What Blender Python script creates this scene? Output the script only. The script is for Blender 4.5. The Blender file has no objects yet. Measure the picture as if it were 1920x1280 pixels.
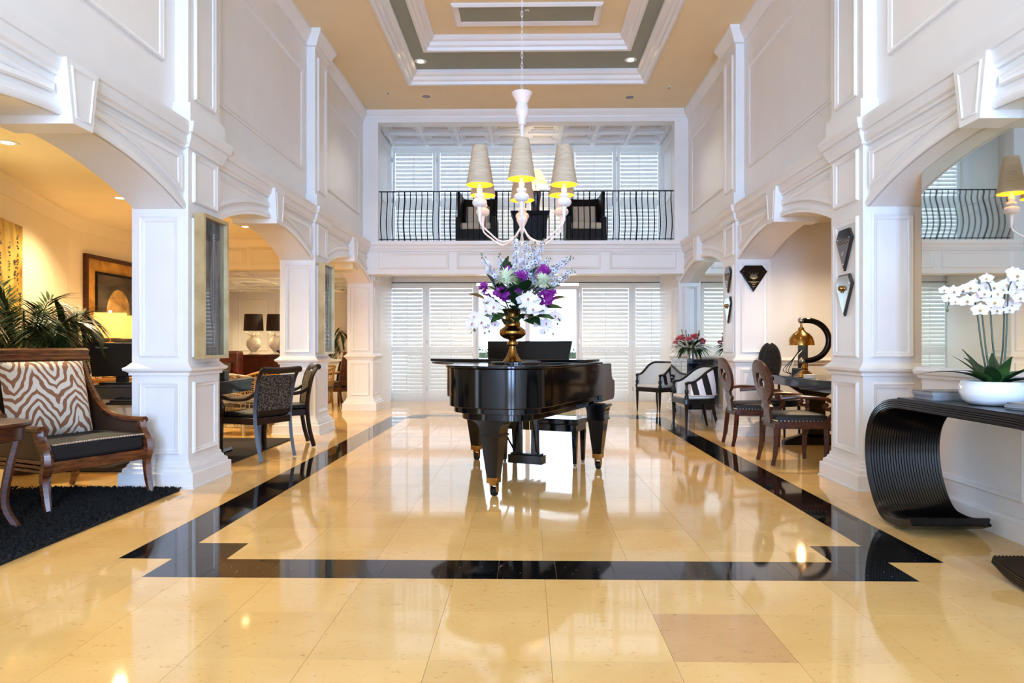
import bpy, math, random
from mathutils import Vector, Matrix
random.seed(7)
scene = bpy.context.scene
col = scene.collection
PI = math.pi

# ------------------------------------------------------------------ camera
F = 1290.0                      # focal length in pixels of the 1920x1280 frame
CAM_H = 1.17
cam_d = bpy.data.cameras.new('camera')
cam = bpy.data.objects.new('camera', cam_d)
col.objects.link(cam)
cam_d.sensor_width = 36.0
cam_d.lens = F / 1920 * 36.0
cam_d.shift_x = -5.5 / 1920
cam_d.shift_y = 8.0 / 1920
cam_d.clip_start = 0.05
cam.location = (0, 0, CAM_H)
cam.rotation_euler = (PI / 2, 0, math.radians(1.0))
scene.camera = cam

# ------------------------------------------------------------------ world, exposure
world = bpy.data.worlds.new('world')
scene.world = world
world.use_nodes = True
bg = world.node_tree.nodes['Background']
bg.inputs['Color'].default_value = (0.66, 0.80, 1.0, 1)
bg.inputs['Strength'].default_value = 4.6
scene.view_settings.view_transform = 'Standard'
scene.view_settings.look = 'None'
scene.view_settings.exposure = 0.36
scene.view_settings.gamma = 1.0
scene.view_settings.use_curve_mapping = False
scene.cycles.max_bounces = 7

def lamp(kind, name, loc, energy, color, size=0.1, rot=(0, 0, 0), sy=None, spot=None, blend=0.6):
    d = bpy.data.lights.new(name, kind)
    d.energy = energy
    d.color = color
    if kind == 'AREA':
        d.size = size
        if sy:
            d.shape = 'RECTANGLE'
            d.size_y = sy
    else:
        d.shadow_soft_size = size
    if kind == 'SPOT':
        d.spot_size = math.radians(spot or 90)
        d.spot_blend = blend
    o = bpy.data.objects.new(name, d)
    o.location = loc
    o.rotation_euler = rot
    col.objects.link(o)
    return o

# daylight entering through the tall glazed entrance behind the camera (sky light standing in its openings)
for wx in (-.95, .95):
    lamp('AREA', 'entrance_daylight', (wx, -5.9, 2.35), 420, (0.35, 0.57, 1.0), 1.2, (PI / 2, 0, 0), 4.2)

# ------------------------------------------------------------------ mesh helper
class MB:
    def __init__(self):
        self.v, self.f, self.M = [], [], None
    def add(self, vs, fs):
        n = len(self.v)
        if self.M is not None:
            vs = [self.M @ Vector(p) for p in vs]
        self.v += [tuple(p) for p in vs]
        self.f += [tuple(i + n for i in f) for f in fs]
        return self
    def box(self, x0, y0, z0, x1, y1, z1):
        x0, x1 = min(x0, x1), max(x0, x1)
        y0, y1 = min(y0, y1), max(y0, y1)
        z0, z1 = min(z0, z1), max(z0, z1)
        return self.add([(x0, y0, z0), (x1, y0, z0), (x1, y1, z0), (x0, y1, z0), (x0, y0, z1), (x1, y0, z1), (x1, y1, z1), (x0, y1, z1)],
                        [(0, 3, 2, 1), (4, 5, 6, 7), (0, 1, 5, 4), (1, 2, 6, 5), (2, 3, 7, 6), (3, 0, 4, 7)])
    def frustum(self, c0, s0, c1, s1):
        (x, y, z), (a, b) = c0, s0
        (X, Y, Z), (A, B) = c1, s1
        return self.add([(x - a, y - b, z), (x + a, y - b, z), (x + a, y + b, z), (x - a, y + b, z), (X - A, Y - B, Z), (X + A, Y - B, Z), (X + A, Y + B, Z), (X - A, Y + B, Z)],
                        [(0, 3, 2, 1), (4, 5, 6, 7), (0, 1, 5, 4), (1, 2, 6, 5), (2, 3, 7, 6), (3, 0, 4, 7)])
    def prism(self, poly, h0, h1, mp=None):
        """polygon (a, b) extruded between h0 and h1; mp(a, b, h) -> xyz"""
        mp = mp or (lambda a, b, h: (a, b, h))
        n = len(poly)
        vs = [mp(a, b, h0) for a, b in poly] + [mp(a, b, h1) for a, b in poly]
        fs = [tuple(range(n))[::-1], tuple(range(n, 2 * n))]
        fs += [(i, (i + 1) % n, n + (i + 1) % n, n + i) for i in range(n)]
        return self.add(vs, fs)
    def lathe(self, prof, n=20, c=(0, 0, 0), sx=1.0, sy=1.0):
        vs, fs = [], []
        for r, z in prof:
            for k in range(n):
                a = 2 * PI * k / n
                vs.append((c[0] + r * math.cos(a) * sx, c[1] + r * math.sin(a) * sy, c[2] + z))
        m = len(prof)
        for i in range(m - 1):
            for k in range(n):
                fs.append((i * n + k, i * n + (k + 1) % n, (i + 1) * n + (k + 1) % n, (i + 1) * n + k))
        if prof[0][0] > 1e-5:
            fs.append(tuple(range(n))[::-1])
        if prof[-1][0] > 1e-5:
            fs.append(tuple(range((m - 1) * n, m * n)))
        return self.add(vs, fs)
    def tube(self, pts, rad, n=8, caps=True, flat=1.0, up=None):
        pts = [Vector(p) for p in pts]
        m = len(pts)
        if not isinstance(rad, (list, tuple)):
            rad = [rad] * m
        t0 = (pts[1] - pts[0]).normalized()
        ref = Vector(up) if up else (Vector((0, 0, 1)) if abs(t0.z) < 0.9 else Vector((1, 0, 0)))
        a = (ref - t0 * ref.dot(t0)).normalized()
        vs, fs = [], []
        for i in range(m):
            if i == 0: t = pts[1] - pts[0]
            elif i == m - 1: t = pts[-1] - pts[-2]
            else: t = (pts[i + 1] - pts[i]).normalized() + (pts[i] - pts[i - 1]).normalized()
            if t.length < 1e-9: t = t0
            t.normalize()
            a = a - t * a.dot(t)
            if a.length < 1e-6: a = t.orthogonal()
            a.normalize()
            b = t.cross(a)
            for k in range(n):
                w = 2 * PI * (k + 0.5) / n
                vs.append(pts[i] + a * (math.cos(w) * rad[i]) + b * (math.sin(w) * rad[i] * flat))
        for i in range(m - 1):
            for k in range(n):
                fs.append((i * n + k, i * n + (k + 1) % n, (i + 1) * n + (k + 1) % n, (i + 1) * n + k))
        if caps:
            fs.append(tuple(range(n))[::-1])
            fs.append(tuple(range((m - 1) * n, m * n)))
        return self.add(vs, fs)
    def ball(self, c, r, n=12, m=8):
        if not isinstance(r, (list, tuple)): r = (r, r, r)
        prof = [(max(math.sin(PI * i / m), 0), -math.cos(PI * i / m)) for i in range(m + 1)]
        vs, fs = [(c[0], c[1], c[2] - r[2])], []
        for q, z in prof[1:-1]:
            for k in range(n):
                a = 2 * PI * k / n
                vs.append((c[0] + r[0] * q * math.cos(a), c[1] + r[1] * q * math.sin(a), c[2] + r[2] * z))
        vs.append((c[0], c[1], c[2] + r[2]))
        top = len(vs) - 1
        for k in range(n):
            fs.append((0, 1 + (k + 1) % n, 1 + k))
            fs.append((top, 1 + (m - 2) * n + k, 1 + (m - 2) * n + (k + 1) % n))
        for i in range(m - 2):
            for k in range(n):
                fs.append((1 + i * n + k, 1 + i * n + (k + 1) % n, 1 + (i + 1) * n + (k + 1) % n, 1 + (i + 1) * n + k))
        return self.add(vs, fs)
    def sweep(self, path, prof, mp, closed=False):
        """profile (t, h): t = offset to the left of the path in its own plane, h = height over the plane"""
        n = len(path)
        offs = []
        for i in range(n):
            p = Vector(path[i])
            d0 = d1 = None
            if closed or i > 0: d0 = (p - Vector(path[i - 1])).normalized()
            if closed or i < n - 1: d1 = (Vector(path[(i + 1) % n]) - p).normalized()
            d0 = d0 or d1; d1 = d1 or d0
            n0, n1 = Vector((-d0.y, d0.x)), Vector((-d1.y, d1.x))
            m = n0 + n1
            m = m / max(m.dot(n0), 0.25) if m.length > 1e-6 else n0
            offs.append(m)
        k = len(prof)
        vs = []
        for i in range(n):
            for t, h in prof:
                q = Vector(path[i]) + offs[i] * t
                vs.append(mp(q.x, q.y, h))
        fs = []
        for i in range(n if closed else n - 1):
            j = (i + 1) % n
            for a in range(k - 1):
                fs.append((i * k + a, j * k + a, j * k + a + 1, i * k + a + 1))
        if not closed:
            fs.append(tuple(range(k)))
            fs.append(tuple(range((n - 1) * k, n * k))[::-1])
        return self.add(vs, fs)
    def mesh(self, name='mesh', smooth=True, angle=38):
        me = bpy.data.meshes.new(name)
        me.from_pydata(self.v, [], self.f)
        me.update()
        if smooth:
            me.polygons.foreach_set('use_smooth', [True] * len(me.polygons))
            me.set_sharp_from_angle(angle=math.radians(angle))
        return me
    def build(self, name, mat, parent=None, smooth=True, bevel=0, angle=38, fix=True):
        me = self.mesh(name, smooth, angle)
        if fix:
            import bmesh
            b = bmesh.new(); b.from_mesh(me)
            bmesh.ops.recalc_face_normals(b, faces=b.faces)
            b.to_mesh(me); b.free()
        return put(name, me, mat, parent, bevel)

def put(name, me, mat, parent=None, bevel=0):
    o = bpy.data.objects.new(name, me)
    col.objects.link(o)
    if mat is not None and not me.materials:
        me.materials.append(mat)
    if parent is not None:
        o.parent = parent
    if bevel:
        m = o.modifiers.new('bevel', 'BEVEL')
        m.width = bevel; m.segments = 2; m.limit_method = 'ANGLE'; m.angle_limit = math.radians(40)
        m.harden_normals = False
    return o

def tag(o, label=None, cat=None, group=None, kind=None):
    if label: o['label'] = label
    if cat: o['category'] = cat
    if group: o['group'] = group
    if kind: o['kind'] = kind
    return o

def thing(name, label, cat, loc=(0, 0, 0), rz=0.0, group=None):
    o = bpy.data.objects.new(name, None)
    o.empty_display_size = 0.1
    col.objects.link(o)
    o.location = loc
    o.rotation_euler = (0, 0, rz)
    return tag(o, label, cat, group)

def dup(root, loc, rz, label=None, group=None):
    def cp(o, parent):
        c = o.copy(); col.objects.link(c)
        if parent is not None:
            c.parent = parent
        for ch in o.children:
            cp(ch, c)
        return c
    r = cp(root, None)
    r.location = loc; r.rotation_euler = (0, 0, rz)
    if label: r['label'] = label
    if group: r['group'] = group
    return r

def lerp(a, b, t): return a + (b - a) * t
def spline(pts, n=6):
    """Catmull-Rom through pts"""
    P = [Vector(p) for p in pts]
    P = [P[0] * 2 - P[1]] + P + [P[-1] * 2 - P[-2]]
    out = []
    for i in range(1, len(P) - 2):
        for k in range(n):
            t = k / n
            out.append(0.5 * ((2 * P[i]) + (P[i + 1] - P[i - 1]) * t + (2 * P[i - 1] - 5 * P[i] + 4 * P[i + 1] - P[i + 2]) * t * t + (3 * P[i] - P[i - 1] - 3 * P[i + 1] + P[i + 2]) * t ** 3))
    out.append(P[-2])
    return out

# ------------------------------------------------------------------ materials
def srgb(r, g, b):
    f = lambda c: (c / 255 / 12.92) if c / 255 <= 0.04045 else ((c / 255 + 0.055) / 1.055) ** 2.4
    return (f(r), f(g), f(b), 1)

def mat(name, rgb, rough=0.5, metal=0.0, var=0.06, scale=12.0, bump=0.0, bscale=60.0, coat=0.0, rgb2=None, ior=1.5, emit=None, estr=0.0, trans=0.0, stretch=None, sheen=0.0, lo=0.35, hi=0.65, detail=4.0):
    m = bpy.data.materials.new(name)
    m.use_nodes = True
    nt = m.node_tree; N = nt.nodes; L = nt.links
    b = N['Principled BSDF']
    c = srgb(*rgb)
    c2 = srgb(*rgb2) if rgb2 else tuple([max(0, x * (1 - var * 2)) for x in c[:3]] + [1])
    tc = N.new('ShaderNodeTexCoord')
    mp = N.new('ShaderNodeMapping')
    if stretch: mp.inputs['Scale'].default_value = stretch
    L.new(tc.outputs['Object'], mp.inputs['Vector'])
    nz = N.new('ShaderNodeTexNoise')
    nz.inputs['Scale'].default_value = scale
    nz.inputs['Detail'].default_value = detail
    L.new(mp.outputs['Vector'], nz.inputs['Vector'])
    rp = N.new('ShaderNodeValToRGB')
    rp.color_ramp.elements[0].position = lo; rp.color_ramp.elements[0].color = c2
    rp.color_ramp.elements[1].position = hi; rp.color_ramp.elements[1].color = c
    L.new(nz.outputs['Fac'], rp.inputs['Fac'])
    L.new(rp.outputs['Color'], b.inputs['Base Color'])
    b.inputs['Roughness'].default_value = rough
    b.inputs['Metallic'].default_value = metal
    b.inputs['IOR'].default_value = ior
    if coat:
        b.inputs['Coat Weight'].default_value = coat
        b.inputs['Coat Roughness'].default_value = 0.06
    if sheen: b.inputs['Sheen Weight'].default_value = sheen
    if trans: b.inputs['Transmission Weight'].default_value = trans
    if emit:
        b.inputs['Emission Color'].default_value = srgb(*emit)
        b.inputs['Emission Strength'].default_value = estr
    if bump:
        n2 = N.new('ShaderNodeTexNoise'); n2.inputs['Scale'].default_value = bscale; n2.inputs['Detail'].default_value = 3
        L.new(mp.outputs['Vector'], n2.inputs['Vector'])
        bp = N.new('ShaderNodeBump'); bp.inputs['Strength'].default_value = bump; bp.inputs['Distance'].default_value = 0.01
        L.new(n2.outputs['Fac'], bp.inputs['Height'])
        L.new(bp.outputs['Normal'], b.inputs['Normal'])
    m['ramp'] = rp.name
    return m

def translucent(m, amount, rgb):
    nt = m.node_tree; N = nt.nodes; L = nt.links
    out = N['Material Output']; b = N['Principled BSDF']
    t = N.new('ShaderNodeBsdfTranslucent'); t.inputs['Color'].default_value = srgb(*rgb)
    mx = N.new('ShaderNodeMixShader'); mx.inputs['Fac'].default_value = amount
    L.new(b.outputs['BSDF'], mx.inputs[1]); L.new(t.outputs['BSDF'], mx.inputs[2])
    L.new(mx.outputs['Shader'], out.inputs['Surface'])
    return m

def per_object(m, amount=0.12):
    """slightly different brightness on every object that shares the material"""
    nt = m.node_tree; N = nt.nodes; L = nt.links
    b = N['Principled BSDF']; rp = N[m['ramp']]
    oi = N.new('ShaderNodeObjectInfo')
    mr = N.new('ShaderNodeMapRange'); mr.inputs['To Min'].default_value = 1 - amount; mr.inputs['To Max'].default_value = 1 + amount * 0.4
    hs = N.new('ShaderNodeHueSaturation')
    L.new(oi.outputs['Random'], mr.inputs['Value']); L.new(mr.outputs['Result'], hs.inputs['Value'])
    L.new(rp.outputs['Color'], hs.inputs['Color']); L.new(hs.outputs['Color'], b.inputs['Base Color'])
    return m

M = {}
M['white'] = mat('white_paint', (240, 238, 236), 0.32, var=0.015, scale=3, bump=0.02, bscale=35)
M['peach'] = mat('peach_ceiling_paint', (244, 222, 178), 0.55, var=0.02, scale=2)
M['sage'] = mat('sage_ceiling_paint', (150, 154, 138), 0.55, var=0.02, scale=2)
M['cream'] = mat('cream_wall_paint', (244, 230, 196), 0.5, var=0.02, scale=2)
M['ochre'] = mat('ochre_wall_paint', (222, 180, 92), 0.5, var=0.03, scale=2)
M['tin'] = mat('white_pressed_tin', (236, 236, 236), 0.22, var=0.02, scale=4)
M['grout'] = mat('floor_bed', (200, 160, 100), 0.4, var=0.05)
# polished cream stone: soft clouds with darker hairline flecks
def stone(name, a, b_, fleck, rough):
    m = mat(name, a, rough, var=0.05, scale=3.2, rgb2=b_, lo=0.3, hi=0.7, detail=8, ior=1.55)
    nt = m.node_tree; N = nt.nodes; L = nt.links
    b = N['Principled BSDF']; rp = N[m['ramp']]
    ge = N.new('ShaderNodeNewGeometry')
    sc = N.new('ShaderNodeMapping'); sc.inputs['Scale'].default_value = (1, 2.2, 1)
    n2 = N.new('ShaderNodeTexNoise'); n2.inputs['Scale'].default_value = 22; n2.inputs['Detail'].default_value = 9; n2.inputs['Distortion'].default_value = 1.5
    L.new(ge.outputs['Position'], sc.inputs['Vector']); L.new(sc.outputs['Vector'], n2.inputs['Vector'])
    for nd in N:
        if nd.type == 'TEX_NOISE' and nd != n2: L.new(ge.outputs['Position'], nd.inputs['Vector'])
    r2 = N.new('ShaderNodeValToRGB')
    r2.color_ramp.elements[0].position = 0.62; r2.color_ramp.elements[0].color = (0, 0, 0, 1)
    r2.color_ramp.elements[1].position = 0.72; r2.color_ramp.elements[1].color = (1, 1, 1, 1)
    L.new(n2.outputs['Fac'], r2.inputs['Fac'])
    mx = N.new('ShaderNodeMix'); mx.data_type = 'RGBA'
    L.new(r2.outputs['Color'], mx.inputs['Factor']); L.new(rp.outputs['Color'], mx.inputs['A'])
    mx.inputs['B'].default_value = srgb(*fleck)
    oi = N.new('ShaderNodeObjectInfo')
    mr = N.new('ShaderNodeMapRange'); mr.inputs['To Min'].default_value = 0.93; mr.inputs['To Max'].default_value = 1.03
    hs = N.new('ShaderNodeHueSaturation')
    L.new(oi.outputs['Random'], mr.inputs['Value']); L.new(mr.outputs['Result'], hs.inputs['Value'])
    L.new(mx.outputs['Result'], hs.inputs['Color']); L.new(hs.outputs['Color'], b.inputs['Base Color'])
    return m
M['stone'] = stone('polished_cream_stone', (240, 196, 126), (232, 184, 112), (206, 152, 84), 0.06)
M['stone_pink'] = stone('polished_rosy_stone', (222, 172, 112), (212, 162, 102), (184, 130, 76), 0.08)
def granite():
    m = mat('polished_black_granite', (14, 14, 17), 0.05, var=0.1, scale=5, ior=1.55)
    nt = m.node_tree; N = nt.nodes; L = nt.links
    b = N['Principled BSDF']; rp = N[m['ramp']]
    ge = N.new('ShaderNodeNewGeometry')
    vo = N.new('ShaderNodeTexVoronoi'); vo.inputs['Scale'].default_value = 34
    L.new(ge.outputs['Position'], vo.inputs['Vector'])
    r2 = N.new('ShaderNodeValToRGB')
    r2.color_ramp.elements[0].position = 0.09; r2.color_ramp.elements[0].color = (1, 1, 1, 1)
    r2.color_ramp.elements[1].position = 0.14; r2.color_ramp.elements[1].color = (0, 0, 0, 1)
    L.new(vo.outputs['Distance'], r2.inputs['Fac'])
    sx = N.new('ShaderNodeSeparateColor'); L.new(vo.outputs['Color'], sx.inputs['Color'])
    gt = N.new('ShaderNodeMath'); gt.operation = 'GREATER_THAN'; gt.inputs[1].default_value = 0.72
    L.new(sx.outputs['Red'], gt.inputs[0])
    mu = N.new('ShaderNodeMath'); mu.operation = 'MULTIPLY'
    L.new(gt.outputs[0], mu.inputs[0]); L.new(r2.outputs['Color'], mu.inputs[1])
    mx = N.new('ShaderNodeMix'); mx.data_type = 'RGBA'
    L.new(mu.outputs[0], mx.inputs['Factor']); L.new(rp.outputs['Color'], mx.inputs['A'])
    mx.inputs['B'].default_value = srgb(120, 128, 140)
    L.new(mx.outputs['Result'], b.inputs['Base Color'])
    return m
M['granite'] = granite()
M['mirror'] = mat('mirror_glass', (226, 236, 232), 0.02, 1.0, var=0.0)
M['iron'] = mat('black_iron', (16, 16, 18), 0.4, 0.6)
M['black'] = mat('black_lacquer', (6, 6, 8), 0.10, var=0.1, ior=1.42)
M['black_matte'] = mat('black_plastic', (10, 10, 12), 0.55, ior=1.35)
M['brass'] = mat('antique_brass', (176, 132, 68), 0.24, 1.0, rgb2=(138, 98, 46), scale=9)
M['gold'] = mat('gilt_frame', (206, 184, 138), 0.42, 0.5, rgb2=(186, 160, 112), scale=6)
M['steel'] = mat('steel', (170, 172, 176), 0.25, 1.0)
M['glow'] = mat('lamp_glow', (255, 236, 190), 0.5, emit=(255, 226, 160), estr=14)
M['bulb'] = mat('bulb_glow', (255, 230, 170), 0.5, emit=(255, 205, 110), estr=10)
M['shutter'] = translucent(mat('shutter_paint', (242, 240, 234), 0.35, var=0.01), 0.22, (236, 240, 240))
# ================================================================== SETTING
def glass_mat():
    m = bpy.data.materials.new('window_glass'); m.use_nodes = True
    nt = m.node_tree; N = nt.nodes; L = nt.links
    N.remove(N['Principled BSDF'])
    t = N.new('ShaderNodeBsdfTransparent'); t.inputs['Color'].default_value = (0.95, 0.98, 0.97, 1)
    g = N.new('ShaderNodeBsdfGlossy'); g.inputs['Roughness'].default_value = 0.02
    fr = N.new('ShaderNodeFresnel'); fr.inputs['IOR'].default_value = 1.45
    mx = N.new('ShaderNodeMixShader')
    L.new(fr.outputs['Fac'], mx.inputs['Fac']); L.new(t.outputs['BSDF'], mx.inputs[1]); L.new(g.outputs['BSDF'], mx.inputs[2])
    L.new(mx.outputs['Shader'], N['Material Output'].inputs['Surface'])
    return m
M['glass'] = glass_mat()

def struct(o, label=None):
    o['kind'] = 'structure'
    if label: o['label'] = label
    return o

def X(s, off): return -0.035 + s * (2.765 + off)          # off > 0 lies behind the column face
Y0 = [2.15 + 3.41 * k for k in range(4)]                   # near edge of each column plinth
CEIL = 5.33
LOUNGE_CEIL = 2.95

def sq(mb, x0, x1, y0, y1, prof):
    """square 'lathe': rectangle grown by off at each height"""
    x0, x1 = min(x0, x1), max(x0, x1)
    vs, fs = [], []
    for o, z in prof:
        vs += [(x0 - o, y0 - o, z), (x1 + o, y0 - o, z), (x1 + o, y1 + o, z), (x0 - o, y1 + o, z)]
    for i in range(len(prof) - 1):
        for k in range(4):
            fs.append((i * 4 + k, i * 4 + (k + 1) % 4, i * 4 + 4 + (k + 1) % 4, i * 4 + 4 + k))
    fs.append((3, 2, 1, 0))
    n = len(prof) * 4
    fs.append((n - 4, n - 3, n - 2, n - 1))
    mb.add(vs, fs)

PANEL = [(0, 0), (0, .012), (.012, .022), (.022, .016), (.036, .013), (.046, .005), (.046, 0)]
def panel(parent, a0, b0, a1, b1, mp, prof=PANEL, name='panel_moulding', m='white'):
    mb = MB()
    mb.sweep([(a0, b0), (a1, b0), (a1, b1), (a0, b1)], prof, mp, closed=True)
    return mb.build(name, M[m], parent)
def face_y(y, sgn=-1): return lambda a, b, h: (a, y + sgn * h, b)        # faces -y by default
def face_x(x, sgn): return lambda a, b, h: (x + sgn * h, a, b)
def face_z(z, sgn): return lambda a, b, h: (a, b, z + sgn * h)

# ---- floor: stone tiles around an inlaid black border
T, XG, YG = 0.457, 0.09, 3.015
BX, BW = 2.25, 0.30
BY0, BY1 = 3.45, 11.65
dark = []
def split(x0, x1, y0, y1, axis):
    n = max(1, round(((x1 - x0) if axis == 'x' else (y1 - y0)) / 0.305))
    for i in range(n):
        if axis == 'x': dark.append((lerp(x0, x1, i / n), lerp(x0, x1, (i + 1) / n), y0, y1))
        else: dark.append((x0, x1, lerp(y0, y1, i / n), lerp(y0, y1, (i + 1) / n)))
for s in (-1, 1):
    split(*sorted((s * BX, s * (BX - BW))), BY0 + BW, BY1 - BW, 'y')
    for yy in (BY0 + BW, BY1 - 2 * BW):
        split(*sorted((s * (BX - BW), s * (BX - 2 * BW))), yy, yy + BW, 'y')
split(-BX + BW, BX - BW, BY0, BY0 + BW, 'x')
split(-BX + BW, BX - BW, BY1 - BW, BY1, 'x')
def subtract(r, ds):
    out = [r]
    for d in ds:
        nxt = []
        for (a, b, c, e) in out:
            if d[0] >= b - 1e-6 or d[1] <= a + 1e-6 or d[2] >= e - 1e-6 or d[3] <= c + 1e-6:
                nxt.append((a, b, c, e)); continue
            if d[0] > a: nxt.append((a, d[0], c, e))
            if d[1] < b: nxt.append((d[1], b, c, e))
            m0, m1 = max(a, d[0]), min(b, d[1])
            if d[2] > c: nxt.append((m0, m1, c, d[2]))
            if d[3] < e: nxt.append((m0, m1, d[3], e))
        out = nxt
    return [r for r in out if r[1] - r[0] > .012 and r[3] - r[2] > .012]
big = [(-BX, -BX + BW, BY0 + BW, BY1 - BW), (BX - BW, BX, BY0 + BW, BY1 - BW), (-BX + BW, BX - BW, BY0, BY0 + BW), (-BX + BW, BX - BW, BY1 - BW, BY1)]
for s in (-1, 1):
    for yy in (BY0 + BW, BY1 - 2 * BW):
        xa, xb = sorted((s * (BX - BW), s * (BX - 2 * BW)))
        big.append((xa, xb, yy, yy + BW))
floor = MB().box(-8.0, -6.2, -0.12, 5.2, 17.0, -0.0035).build('floor', M['grout'])
struct(floor, 'polished cream stone floor of the hall with black inlaid border')
unit = MB().box(0, 0, -0.012, 1, 1, 0).mesh('tile', False)
unit.materials.append(M['stone'])
unit_d = unit.copy(); unit_d.materials.clear(); unit_d.materials.append(M['granite'])
unit_p = unit.copy(); unit_p.materials.clear(); unit_p.materials.append(M['stone_pink'])
rest = MB()
cream = []
for i in range(-18, 12):
    for j in range(-20, 31):
        x0, y0 = XG + i * T, YG + j * T
        cream += [(r, i, j) for r in subtract((x0, x0 + T, y0, y0 + T), big)]
g = 0.0008
def seen(r):
    x, y = (r[0] + r[1]) / 2, (r[2] + r[3]) / 2
    return 2.2 < y < 10.6 and abs(x) < min(0.78 * y + .2, 2.95)
cream.sort(key=lambda q: (not seen(q[0]), q[0][2]))
for n, (r, i, j) in enumerate(cream):
    if n < 290 and seen(r):
        o = put('tile', unit_p if (i, j) == (1, -1) else unit, None, floor)
        o.location = (r[0] + g, r[2] + g, 0); o.scale = (r[1] - r[0] - 2 * g, r[3] - r[2] - 2 * g, 1)
    else:
        rest.box(r[0] + g, r[2] + g, -0.012, r[1] - g, r[3] - g, 0)
tag(rest.build('tile_field', M['stone'], floor, smooth=False, fix=False), kind='stuff')
for r in dark:
    o = put('border_tile', unit_d, None, floor)
    o.location = (r[0] + g, r[2] + g, 0); o.scale = (r[1] - r[0] - 2 * g, r[3] - r[2] - 2 * g, 1)

# ---- columns
RAIL = [(0, .925), (.018, .925), (.018, .945), (.03, .955), (.05, .965), (.055, .985), (.035, .995), (.02, 1.01), (.008, 1.025), (0, 1.03)]
def column(s, k):
    y0, y1 = Y0[k] + .08, Y0[k] + .66
    xa, xb = X(s, 0), X(s, .47)
    side = 'left' if s < 0 else 'right'
    nth = ['by the entrance', 'nearest the piano tail', 'in the middle of the row', 'under the balcony'][k]
    c = MB().box(xa, y0, 0, xb, y1, 2.32).build('column', M['white'])
    struct(c, f'white panelled square column of the {side} arcade, {nth}')
    mb = MB()
    sq(mb, xa, xb, y0, y1, [(.085, 0), (.085, .012), (.075, .016), (.075, .12), (.07, .128), (.055, .13), (.05, .16), (.03, .172), (.026, .19), (.014, .2), (.01, .225), (0, .232)])
    mb.build('plinth', M['white'], c, angle=25)
    mb = MB(); sq(mb, xa, xb, y0, y1, RAIL); mb.build('chair_rail', M['white'], c, angle=25)
    fx = face_x(xa, -s)
    for (b0, b1) in ((.27, .87), (1.075, 2.24)):
        panel(c, y0 + .07, b0, y1 - .07, b1, fx)
        xs = sorted((xa + s * .065, xb - s * .065))
        panel(c, xs[0], b0, xs[1], b1, face_y(y0))
        panel(c, xs[0], b0, xs[1], b1, face_y(y1, 1))
    # entablature block, pilaster above
    MB().box(xa, y0, 2.32, X(s, .1), y1, 2.84).build('frieze_block', M['white'], c)
    panel(c, y0 + .07, 2.37, y1 - .07, 2.79, fx)
    if k < 3:
        mb = MB(); sq(mb, xa, X(s, .2), y0, y1, [(0, 2.80), (.02, 2.81), (.02, 2.83), (.035, 2.85), (.05, 2.885), (.05, 2.91), (.07, 2.92), (.085, 2.96), (.09, 2.975), (.09, 3.0)])
        mb.build('capital', M['white'], c, angle=25)
        p = MB().box(xa, y0, 3.0, X(s, .2), y1, CEIL).build('pilaster', M['white'], c)
        mb = MB(); sq(mb, xa, X(s, .2), y0, y1, [(.035, 3.0), (.035, 3.17), (.0, 3.175)]); mb.build('pilaster_base', M['white'], c)
        panel(c, y0 + .1, 3.24, y1 - .1, 5.02, fx)
        mb = MB(); sq(mb, xa, X(s, .2), y0, y1, [(0, 5.12), (.03, 5.13), (.03, 5.16), (.05, 5.2), (.08, 5.26), (.1, 5.29), (.1, CEIL)]); mb.build('pilaster_capital', M['white'], c, angle=25)
    return c
for s in (-1, 1):
    for k in range(4):
        column(s, k)

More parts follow.
